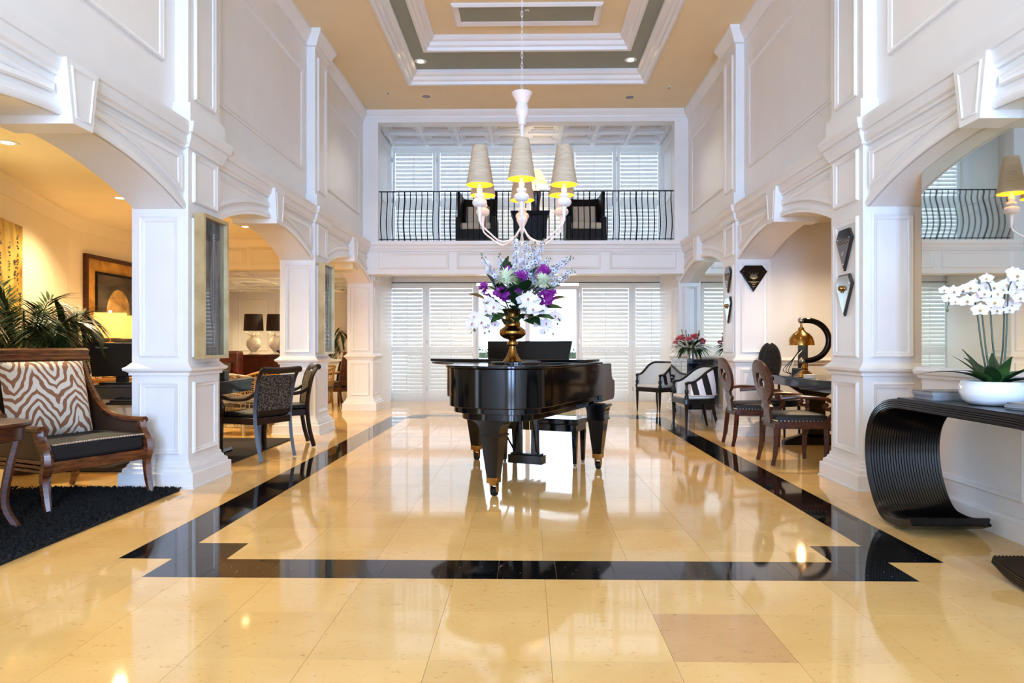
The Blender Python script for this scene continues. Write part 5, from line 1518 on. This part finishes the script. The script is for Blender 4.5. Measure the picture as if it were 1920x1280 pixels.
loop_lamp('brass loop table lamp with cream box shade, half hidden behind the column', (-5.85, 10.2, .7355), math.radians(35))

# ---- desk with monitor inside the arch
dk = thing('writing_desk', 'dark lacquered desk inside the second lounge arch', 'desk', (-4.2, 6.45, 0))
MB().box(0, 0, .775, 1.06, 1.42, .80).build('top', M['desk'], dk, bevel=.004)
MB().box(.02, .02, .66, 1.04, 1.40, .775).build('apron', M['desk'], dk, bevel=.004)
M['greypanel'] = mat('grey_panel', (196, 196, 204), .5)
MB().box(.03, .04, .1, .5, .07, .66).build('modesty_panel', M['greypanel'], dk, smooth=False)
for x in (.14, .92):
    MB().box(x - .05, .62, .06, x + .05, .80, .66).build('pedestal', M['ebony'], dk, bevel=.005)
    MB().tube([(x, .35, .03), (x, 1.1, .03)], .03, 6).build('foot', M['ebony'], dk)
mn = thing('monitor', 'black computer monitor with its back to the hall, left of the column', 'monitor', (-3.97, 6.66, .8005), math.radians(4))
mb = MB(); mb.M = Matrix.Translation((0, 0, .07)) @ Matrix.Rotation(math.radians(6), 4, 'X')
mb.prism([(-.27, 0), (.27, 0), (.285, .33), (-.285, .33)], -.02, .02, lambda a, b, h: (a, h, b)); mb.build('housing', M['black_matte'], mn, bevel=.006)
MB().box(-.05, .0, .0, .05, .06, .2).build('neck', M['black_matte'], mn, bevel=.005)
MB().box(-.16, -.1, 0, .16, .12, .014).build('base', M['black_matte'], mn, bevel=.004)
def text(body, size, mt, parent, loc, rot, name='lettering', ext=.0006):
    cu = bpy.data.curves.new(name, 'FONT'); cu.body = body; cu.size = size; cu.extrude = ext; cu.align_x = 'LEFT'; cu.resolution_u = 2
    tmp = bpy.data.objects.new(name, cu); col.objects.link(tmp)
    dg = bpy.context.evaluated_depsgraph_get(); me = bpy.data.meshes.new_from_object(tmp.evaluated_get(dg))
    bpy.data.objects.remove(tmp)
    me.materials.clear(); me.materials.append(mt)
    o = bpy.data.objects.new(name, me); col.objects.link(o); o.parent = parent; o.location = loc; o.rotation_euler = rot
    return o
text('ThinkCentre', .022, M['greypanel'], mn, (-.215, -.052, .345), (math.radians(96), 0, 0))
kt = thing('keyboard_tray', 'black pull-out keyboard tray hanging under the lounge desk edge', 'keyboard tray', (-3.9, 6.30, .62))
MB().box(0, 0, 0, .5, .145, .025).build('tray', M['black_matte'], kt, bevel=.004)
MB().box(.03, .01, .025, .47, .13, .045).build('keyboard', M['black_matte'], kt, bevel=.004)
for x in (.02, .46): MB().box(x, .11, .025, x + .02, .19, .06).build('bracket', M['black_matte'], kt, smooth=False)
o = MB().box(-.14, -.11, 0, .14, .11, .10).build('document_box', M['black_matte'], bevel=.005); o.location = (-3.38, 7.35, .8005); o.rotation_euler = (0, 0, .2); tag(o, 'black document box lying on the lounge desk', 'box')
dr = MB().box(-4.40, 6.3, .0005, -2.93, 8.6, .012).build('flat_rug', mat('dark_brown_rug', (38, 24, 20), .9, bump=.3, bscale=120)); tag(dr, 'flat dark brown rug under the lounge desk', 'rug')

# ---- dark armchairs with scroll top (local +x = facing)
M['damask'] = mat('black_gold_damask', (96, 84, 68), .8, rgb2=(20, 16, 15), scale=55, lo=.46, hi=.56, detail=2)
def scroll_chair(label, loc, rz):
    t = thing('scroll_back_armchair', label, 'chair', loc, rz, 'dark armchairs at the lounge desk')
    E = M['walnut_dk']
    for sy in (-1, 1):
        MB().tube(spline([(-.30, sy * .225, 0), (-.25, sy * .23, .2), (-.225, sy * .235, .42), (-.235, sy * .24, .6), (-.275, sy * .245, .8), (-.325, sy * .248, .9), (-.365, sy * .25, .925)], 5), [.024] * 31, 4, up=(1, 1, 0)).build('back_post', E, t, angle=50)
        MB().tube(spline([(.24, sy * .25, .42), (.245, sy * .25, .2), (.24, sy * .25, 0)], 4), [.03] * 4 + [.024] * 5, 4, up=(1, 1, 0)).build('leg', E, t, angle=50)
        ar = MB().tube(spline([(-.245, sy * .24, .69), (-.15, sy * .265, .63), (0, sy * .28, .615), (.15, sy * .28, .625), (.23, sy * .275, .63), (.27, sy * .27, .60), (.24, sy * .27, .575)], 5), .021, 8).build('arm', E, t)
        MB().tube(spline([(.235, sy * .272, .59), (.20, sy * .265, .52), (.235, sy * .255, .43)], 5), [.024] * 11, 8).build('arm_post', E, ar)
    MB().prism([(-.24, -.225), (.27, -.265), (.27, .265), (-.24, .225)], .36, .43).build('seat_rail', E, t, bevel=.006)
    MB().prism([(-.23, -.205), (.26, -.245), (.26, .245), (-.23, .205)], .43, .48).build('seat_cushion', M['leather'], t, bevel=.018)
    bp = spline([(-.23, 0, .50), (-.235, 0, .6), (-.262, 0, .75), (-.295, 0, .86)], 5)
    vs, fs = [], []
    for p in bp:
        for q in (-.018, .018):
            for y in (-.215, .215): vs.append((p.x + q, y, p.z))
    for i in range(len(bp) - 1):
        a = i * 4; fs += [(a, a + 1, a + 5, a + 4), (a + 2, a + 6, a + 7, a + 3), (a, a + 4, a + 6, a + 2), (a + 1, a + 3, a + 7, a + 5)]
    fs += [(0, 2, 3, 1), (len(vs) - 4, len(vs) - 3, len(vs) - 1, len(vs) - 2)]
    MB().add(vs, fs).build('back_panel', M['damask'], t)
    MB().tube(spline([(-.345, -.255, .915), (-.335, 0, .905), (-.345, .255, .915)], 6), [.034] * 13, 10).build('crest_rail', E, t)
    MB().box(-.25, -.22, .46, -.21, .22, .505).build('lower_rail', E, t, bevel=.005)
    return t
M['walnut_dk'] = mat('espresso_wood', (38, 22, 17), .35, rgb2=(24, 14, 12), scale=6, stretch=(3, 3, 14), ior=1.4)
scroll_chair('dark armchair with patterned back, its back turned to the hall, at the lounge desk', (-2.82, 7.15, .012), math.radians(154))
scroll_chair('dark armchair seen side-on against the middle column at the lounge desk', (-2.83, 7.98, .012), math.radians(206))

# ---- rattan tub chairs
M['rattan'] = mat('honey_rattan', (196, 150, 78), .5, rgb2=(158, 110, 50), scale=14)
M['rattan2'] = mat('pale_rattan', (196, 180, 146), .55, rgb2=(150, 130, 96), scale=14)
def rattan(label, loc, rz, mt):
    t = thing('rattan_chair', label, 'chair', loc, rz, 'open-weave rattan tub chairs')
    def pt(u, v):     # u -1..1 round the back, v 0..1 up
        a = u * 2.1; r = lerp(.29, .36, v)
        return Vector((-math.cos(a) * r + .06, math.sin(a) * r, lerp(.12, .80 - .22 * min(1, abs(u)) ** 2, v)))
    mb = MB()
    for i in range(27):
        u = -1 + 2 * i / 26; mb.tube([pt(u, k / 8) for k in range(9)], .0065, 5)
    for k in range(12):
        mb.tube([pt(-1 + 2 * i / 30, k / 11) for i in range(31)], .006, 5)
    tag(mb.build('woven_shell', mt, t, fix=False), kind='stuff')
    MB().tube([pt(-1 + 2 * i / 30, 1.0) for i in range(31)], .018, 7).build('top_rim', mt, t)
    MB().tube([pt(-1 + 2 * i / 30, 0.0) for i in range(31)], .016, 7).build('bottom_rim', mt, t)
    MB().lathe([(.28, .36), (.31, .38), (.31, .43), (.26, .45), (.01, .455)], 24, (.04, 0, 0)).build('seat_cushion', M['sofa'], t)
    for x, y in ((.26, .2), (.26, -.2), (-.16, .2), (-.16, -.2)):
        MB().tube([(x, y, .38), (x * 1.1, y * 1.1, 0)], .018, 6).build('leg', mt, t)
    return t
M['sofa'] = mat('brown_velvet', (84, 60, 40), .8, rgb2=(60, 40, 26), scale=12, sheen=.2)
rattan('pale open-weave rattan tub chair just behind the lounge desk', (-3.82, 9.1, 0), math.radians(70), M['rattan2'])
rattan('honey open-weave rattan tub chair beside the middle column', (-3.9, 10.0, 0), math.radians(240), M['rattan'])
rattan('honey rattan tub chair further back, behind the first picture column', (-4.72, 10.3, 0), math.radians(-20), M['rattan'])
rattan('honey rattan tub chair glimpsed through the third arch', (-3.85, 12.6, 0), math.radians(160), M['rattan'])

# ---- far lounge: sideboard, lamps, sailboat, sofa
fs_ = thing('sideboard', 'dark sideboard along the far lounge carrying black-shaded lamps', 'sideboard', (-6.2, 13.0, 0))
MB().box(.04, .04, 0, 1.71, .46, .08).build('plinth', M['walnut'], fs_, smooth=False)
MB().box(0, 0, .08, 1.75, .5, .96).build('body', M['walnut'], fs_, bevel=.006)
MB().box(-.03, -.03, .96, 1.78, .53, 1.0).build('top', M['walnut'], fs_, bevel=.005)
for k in range(3):
    dd = MB().box(.03 + k * .575, -.015, .12, .565 + k * .575, 0, .92).build('door', M['walnut'], fs_, bevel=.003)
    MB().ball((.5 + k * .575, -.025, .55), .015, 8, 6).build('knob', M['brass'], dd)
M['black_shade'] = translucent(mat('black_linen_shade', (46, 38, 34), .8, rgb2=(24, 20, 18), scale=40), .12, (150, 90, 50))
M['coral'] = mat('white_coral', (238, 230, 216), .6, bump=.5, bscale=40)
def coral_lamp(label, loc):
    t = thing('table_lamp', label, 'lamp', loc, 0, 'black-shaded coral lamps')
    MB().lathe([(.09, 0), (.10, .01), (.09, .03), (.05, .05), (.06, .07), (.11, .13), (.135, .2), (.12, .28), (.07, .33), (.04, .36)], 16).build('base', M['coral'], t)
    random.seed(2)
    for k in range(26):
        a = 2 * PI * k / 26; MB().tube([(.04 * math.cos(a), .04 * math.sin(a), .36), (random.uniform(.09, .17) * math.cos(a), random.uniform(.09, .17) * math.sin(a), random.uniform(.39, .45))], [.009, .004], 5).build('coral_branch', M['coral'], t)
    mb = MB().lathe([(.185, .46), (.165, .78), (.163, .78), (.183, .46)], 28); mb.f = mb.f[:-2]
    mb.build('shade', M['black_shade'], t)
    MB().ball((0, 0, .6), .03, 8, 6).build('bulb', M['bulb'], t)
    lamp('POINT', 'coral_lamp_bulb', Vector(loc) + Vector((0, 0, .6)), 14, (1, .76, .42), .04)
coral_lamp('black drum-shaded lamp on white coral base on the far sideboard', (-5.28, 13.2, 1.0005))
coral_lamp('black drum-shaded lamp behind the model sailboat on the far sideboard', (-4.88, 13.3, 1.0005))
sh = thing('model_sailboat', 'small wooden model sailboat with cream sails on the far sideboard', 'model boat', (-4.62, 13.12, 1.0005))
MB().prism([(-.2, .08), (.22, .1), (.14, .02), (-.12, .015)], -.035, .035, lambda a, b, h: (a, h, b)).build('hull', M['walnut'], sh, bevel=.01)
MB().box(-.06, -.04, 0, .06, .04, .02).build('stand', M['walnut'], sh, smooth=False)
MB().tube([(0, 0, .08), (0, 0, .62)], .005, 6).build('mast', M['walnut'], sh)
M['sail'] = mat('cream_sail', (214, 196, 160), .8)
MB().prism([(-.005, .13), (-.005, .6), (-.18, .14)], -.003, .003, lambda a, b, h: (a, h, b)).build('sail', M['sail'], sh, smooth=False)
MB().prism([(.01, .15), (.01, .55), (.19, .13)], -.003, .003, lambda a, b, h: (a, h, b)).build('sail', M['sail'], sh, smooth=False)
so = thing('sofa', 'dark red-brown leather sofa in the far lounge', 'sofa', (-5.9, 11.9, 0))
M['redlea'] = mat('oxblood_leather', (96, 34, 22), .35, rgb2=(60, 20, 14), scale=8)
MB().box(-.6, -.4, .12, .8, .4, .42).build('seat', M['redlea'], so, bevel=.03)
MB().box(-.6, .2, .42, .8, .42, 1.08).build('backrest', M['redlea'], so, bevel=.04)
for x in (-.6, .68): MB().box(x, -.4, .42, x + .12, .3, .66).build('arm', M['redlea'], so, bevel=.03)
for x, y in ((-.52, -.32), (.72, -.32), (-.52, .32), (.72, .32)): MB().box(x - .03, y - .03, 0, x + .03, y + .03, .13).build('leg', M['walnut'], so, smooth=False)
pillow('sofa_pillow', M['sofa'], 'brown pillow leaning on the oxblood sofa', 'pillow', (-5.45, 11.98, .66), (0, math.radians(-15), math.radians(-90)), .48, .44, .14)
# armchair, lamp and planter ledge seen through the third arch
fa = thing('armchair', 'brown wooden armchair with black cushion seen through the third arch', 'armchair', (-3.72, 13.55, 0), math.radians(150))
MB().box(-.30, -.29, .28, .30, .29, .36).build('seat_frame', M['walnut_red'], fa, bevel=.01)
MB().box(-.24, -.26, .36, .30, .26, .47).build('seat_cushion', M['sofa'], fa, bevel=.03)
for sy in (-1, 1):
    MB().tube([(.27, sy * .26, 0), (.27, sy * .26, .58)], .026, 6).build('leg', M['walnut_red'], fa)
    MB().tube(spline([(-.36, sy * .26, 0), (-.28, sy * .26, .35), (-.34, sy * .26, .75), (-.42, sy * .26, 1.05)], 4), .03, 6).build('back_post', M['walnut_red'], fa)
    MB().tube([(.29, sy * .27, .58), (-.32, sy * .27, .66)], .026, 6).build('arm', M['walnut_red'], fa)
bk = MB(); bk.M = Matrix.Translation((-.29, 0, .4)) @ Matrix.Rotation(math.radians(-11), 4, 'Y'); bk.box(-.02, -.24, 0, .02, .24, .66); bk.build('backrest', M['walnut_red'], fa, bevel=.01)
pillow('black_pillow', M['navy'], 'black pillow on the brown armchair seen through the third arch', 'pillow', (-3.56, 13.46, .68), (0, math.radians(-14), math.radians(150)), .42, .40, .14)
lt = thing('floor_lamp', 'slim floor lamp with a glowing yellow shade seen through the third arch', 'lamp', (-4.72, 14.95, 0))
MB().lathe([(.14, 0), (.14, .02), (.02, .03), (.012, .05), (.012, 1.2)], 18).build('stand', M['brass'], lt)
mb = MB().lathe([(.16, 1.12), (.16, 1.5), (.158, 1.5), (.158, 1.12)], 24); mb.f = mb.f[:-2]; mb.build('shade', shade_lit, lt)
lamp('POINT', 'floor_lamp_bulb', (-4.72, 14.95, 1.3), 14, (1, .75, .4), .05)
cu = MB()
n = 40
vs = []
for i in range(n + 1):
    x = lerp(-4.15, -3.75, i / n); y = 15.85 + .03 * math.sin(i * 1.3)
    vs += [(x, y, .02), (x, y, 2.36)]
cu.add(vs, [(2 * i, 2 * i + 2, 2 * i + 3, 2 * i + 1) for i in range(n)])
o = cu.build('curtain', mat('old_gold_curtain', (150, 112, 44), .7, rgb2=(112, 80, 28), scale=10)); so_ = o.modifiers.new('solid', 'SOLIDIFY'); so_.thickness = .006
tag(o, 'old gold curtain hanging at the end of the far lounge', 'curtain')
lg = thing('planter_ledge', 'low cream ledge behind the armchair seen through the third arch', 'ledge', (-5.3, 14.15, 0))
MB().box(0, 0, 0, 1.5, .25, .84).build('body', M['white'], lg, smooth=False)
MB().box(-.03, -.03, .84, 1.53, .28, .89).build('cap', M['white'], lg, bevel=.006)

# ---- tall gilt box frames on the columns
M['pic'] = wave_mat('grey_feather_print', ((.3, (40, 42, 46)), (.5, (84, 84, 84)), (.7, (120, 118, 114))), 2.5, .6, (1, 3, .5), 0, .03)
for k, lab in ((1, 'tall gilt box frame with glazed feather print on the column beside the lounge desk'), (2, 'tall gilt box frame with glazed feather print on the middle column')):
    t = thing('framed_print', lab, 'picture', (X(-1, 0) + .024, Y0[k] + .37, 1.67), 0, 'gilt box frames on columns')
    mb = MB(); ring(mb, -.235, .235, -.61, .61, .03, 0, .085); mb.build('frame', M['gold'], t, smooth=False)
    MB().box(0, -.205, -.58, .02, .205, .58).build('backing', M['gold'], t, smooth=False)
    MB().box(.045, -.205, -.58, .052, .205, .58).build('print', M['pic'], t, smooth=False)
    ft = MB()
    for q in range(36):
        z = lerp(-.35, .45, q / 35)
        for sg in (-1, 1): petal(ft, (.055, 0, z), (0, sg, .8), (1, 0, 0), .09 * math.sin(PI * min(.95, q / 36 + .08)) + .02, .008, .02, 0, 2)
    ft.tube([(.055, 0, -.5), (.055, 0, .47)], .003, 5)
    tag(ft.build('feather', M['paper_g'], t, fix=False), kind='stuff')
# ================================================================== BALCONY, FIXTURES, OUTSIDE
random.seed(21)
M['wicker'] = mat('dark_wicker', (26, 14, 12), .45, rgb2=(10, 6, 6), scale=70, ior=1.35, bump=.5, bscale=90)
M['beige'] = mat('beige_cushion', (206, 190, 168), .85, var=.03, scale=40)
def wing_chair(label, x, rz):
    t = thing('wingback_chair', label, 'chair', (x, 13.05, 3.0), rz, 'wicker wingback chairs on the balcony')   # local -y = facing the hall
    n = 20
    vs, fs = [], []
    for i in range(n + 1):
        u = -1 + 2 * i / n
        a = abs(u)
        y = .22 - (.0 if a < .62 else (a - .62) / .38 * .36)
        xx = math.copysign(min(a, .62) / .62 * .33 + (0 if a < .62 else (a - .62) / .38 * .04), u)
        top = .98 + .10 * a ** 2.5
        vs += [(xx, y, .30), (xx * 1.04, y + .05, top)]
    fs = [(2 * i, 2 * i + 2, 2 * i + 3, 2 * i + 1) for i in range(n)]
    b = MB().add(vs, fs).build('backrest', M['wicker'], t); md = b.modifiers.new('s', 'SOLIDIFY'); md.thickness = .05
    for k in range(6):
        z = lerp(.45, .9, k / 5); MB().tube([(-.30, .225 + .05 * (z - .3) / .7, z), (.30, .225 + .05 * (z - .3) / .7, z)], .006, 5).build('wicker_band', M['wicker'], t)
    MB().box(-.36, -.33, .12, .36, .24, .33).build('seat_frame', M['wicker'], t, bevel=.01)
    for sx in (-1, 1):
        MB().box(sx * .33 - .045, -.34, .12, sx * .33 + .045, .18, .56).build('arm', M['wicker'], t, bevel=.02)
        for y in (-.3, .2): MB().box(sx * .32 - .025, y - .025, 0, sx * .32 + .025, y + .025, .13).build('leg', M['wicker'], t, smooth=False)
    MB().box(-.28, -.34, .33, .28, .18, .45).build('seat_cushion', M['beige'], t, bevel=.025)
    return t
wing_chair('dark wicker wingback chair on the balcony, beside the blue table on the lounge side', -.93, math.radians(-4))
wing_chair('dark wicker wingback chair on the balcony, beside the blue table on the mirror side', 1.08, math.radians(4))
for x, s_ in ((-.93, 'lounge'), (1.08, 'mirror')):
    pillow('cushion', M['beige'], 'beige pillow in the balcony wicker chair on the %s side' % s_, 'pillow', (x, 13.09, 3.64), (0, math.radians(-14), math.radians(-90)), .44, .38, .15)
bt = thing('side_table', 'dark blue flared box table between the balcony chairs', 'table', (.06, 13.05, 3.0))
M['navyl'] = mat('navy_lacquer', (10, 12, 28), .5, ior=1.35)
MB().frustum((0, 0, .03), (.30, .24), (0, 0, .60), (.32, .26)).build('body', M['navyl'], bt, bevel=.006)
MB().frustum((0, 0, .60), (.33, .27), (0, 0, .68), (.37, .30)).build('top', M['navyl'], bt, bevel=.006)
MB().box(-.28, -.22, 0, .28, .22, .03).build('plinth', M['black_matte'], bt, smooth=False)
vl = thing('table_lamp', 'lamp with a dark vase base and cream cone shade on the balcony table', 'lamp', (.17, 13.1, 3.6805))
MB().lathe([(.07, 0), (.08, .01), (.075, .04), (.07, .12), (.085, .28), (.11, .38), (.10, .42), (.05, .45), (.03, .47), (.012, .48), (.012, .6)], 20).build('base', mat('black_glazed_vase', (26, 26, 34), .15, rgb2=(70, 70, 84), scale=14, lo=.3, hi=.8), vl)
mb = MB().lathe([(.24, .52), (.10, .82), (.098, .82), (.238, .52)], 28); mb.f = mb.f[:-2]; mb.build('shade', translucent(mat('cream_cone_shade', (248, 232, 208), .8, emit=(255, 226, 180), estr=.3), .4, (255, 232, 196)), vl)
lamp('POINT', 'balcony_lamp_bulb', (.17, 13.1, 4.33), 16, (1, .8, .52), .05)

# ---- recessed lights, sprinklers, grilles
def downlight(label, x, y, z, on=True, group='recessed ceiling lights'):
    t = thing('recessed_light', label, 'ceiling light', (x, y, z), 0, group)
    MB().lathe([(.05, -.002), (.085, -.006), (.09, -.002), (.09, .004), (.05, .004)], 28).build('trim_ring', M['white'], t)
    MB().lathe([(.001, -.0035), (.05, -.0035), (.05, .003), (.001, .003)], 24).build('lens', M['glow'] if on else M['paper_g'], t)
for x, nm in ((-1.62, 'lounge'), (1.57, 'mirror')):
    for y, nn_ in ((10.45, 'balcony'), (4.65, 'entrance')):
        downlight('lit recessed light in the sage tray corner, %s side towards the %s' % (nm, nn_), x, y, 5.498)
        lamp('SPOT', 'tray_downlight', (x, y, 5.47), 45, (1, .84, .62), .05, (0, 0, 0), spot=110)
for x, y in ((-1.68, 11.45), (1.72, 11.55)):
    g_ = thing('ceiling_speaker', 'round flush ceiling grille on the peach ceiling, %s side' % ('lounge' if x < 0 else 'mirror'), 'grille', (x, y, CEIL))
    MB().lathe([(.07, -.002), (.10, -.008), (.105, -.001), (.07, -.001)], 28).build('rim', M['peach'], g_)
    MB().lathe([(.001, -.005), (.07, -.005), (.07, -.001), (.001, -.001)], 24).build('mesh_face', M['paper_g'], g_)
def sprinkler(label, x, y, z):
    t = thing('sprinkler', label, 'sprinkler', (x, y, z))
    MB().lathe([(.03, -.004), (.032, 0), (.01, 0)], 14).build('escutcheon', M['white'], t)
    MB().tube([(0, 0, 0), (0, 0, -.03)], .007, 6).build('stem', M['steel'], t)
    MB().lathe([(.001, -.036), (.018, -.035), (.018, -.032), (.001, -.031)], 12).build('deflector', M['steel'], t)
sprinkler('small fire sprinkler on the peach ceiling, lounge side', -2.28, 11.25, CEIL)
sprinkler('small fire sprinkler on the peach ceiling, mirror side', 2.28, 11.1, CEIL)
sprinkler('small fire sprinkler in the middle tray panel', .0, 9.2, 5.652)
sprinkler('fire sprinkler under the balcony, lounge side', -2.0, 13.4, 2.62)
sprinkler('fire sprinkler under the balcony, mirror side', 2.0, 13.4, 2.62)
random.seed(3)
LCZ = LOUNGE_CEIL - .001
for x, y, lab in ((-4.55, 5.95, 'above the caned armchair'), (-4.9, 8.2, 'in front of the sideboard, added as warm fill'), (-4.2, 10.2, 'above the rattan chairs, added as warm fill')):  # apart from the armchair one, downlights added to warm the lounge
    downlight('recessed light in the cream lounge ceiling ' + lab, x, y, LCZ, True, 'recessed lounge lights')
    lamp('SPOT', 'lounge_downlight_and_fill', (x, y, LCZ - .03), 230, (1, .82, .50), .06, spot=140)
downlight('recessed light in the pressed ceiling of the far lounge', -6.3, 14.3, 2.447, True, 'recessed lounge lights')
lamp('SPOT', 'lounge_downlight_and_fill', (-6.3, 14.3, 2.40), 90, (1, .82, .5), .06, spot=150)
lamp('SPOT', 'lounge_downlight_and_fill', (-4.3, 13.4, 2.40), 80, (1, .82, .5), .06, spot=150)  # extra spot added to warm the far lounge
downlight('recessed light in the pressed ceiling over the rattan chair, added as warm fill', -4.3, 13.0, 2.447, True, 'recessed lounge lights')
downlight('recessed light in the desk niche ceiling', 3.55, 7.75, 2.779, True, 'niche lights')
lamp('SPOT', 'niche_downlight', (3.55, 7.75, 2.75), 120, (1, .80, .55), .06, spot=140)
downlight('recessed light behind the mirror partition', 3.9, 4.6, 2.779, True, 'niche lights')
lamp('SPOT', 'niche_downlight', (3.9, 4.6, 2.75), 30, (1, .78, .4), .06, spot=140)
for x, s_ in ((-1.4, 'lounge'), (1.4, 'mirror')):
    downlight('recessed light under the balcony, %s side' % s_, x, 13.2, 2.6195, True, 'balcony soffit lights')
    lamp('SPOT', 'soffit_downlight', (x, 13.2, 2.59), 35, (1, .86, .66), .05, spot=140)

# ---- terrace and hedge outside the glass
M['paving'] = mat('pale_paving', (226, 222, 214), .7)
struct(MB().box(-8, 14.72, -.12, 8, 40, -.01).build('ground', M['paving'], smooth=False), 'pale terrace paving outside the glass doors')
hg = thing('hedge', 'clipped green hedge outside the glass doors', 'hedge', (0, 18.5, -.01))
mb = MB()
for i in range(5000):
    p = Vector((random.uniform(-3.2, 3.2), random.uniform(-.3, .3), random.uniform(.02, 1.12)))
    petal(mb, p, rdir(), Vector((0, 0, 1)), .09, .03, .1, .1, 2)
tag(mb.build('foliage', M['leaf2'], hg, fix=False), kind='stuff')
MB().box(-3.15, -.2, 0, 3.15, .2, 1.0).build('core', M['leaf'], hg, smooth=False)
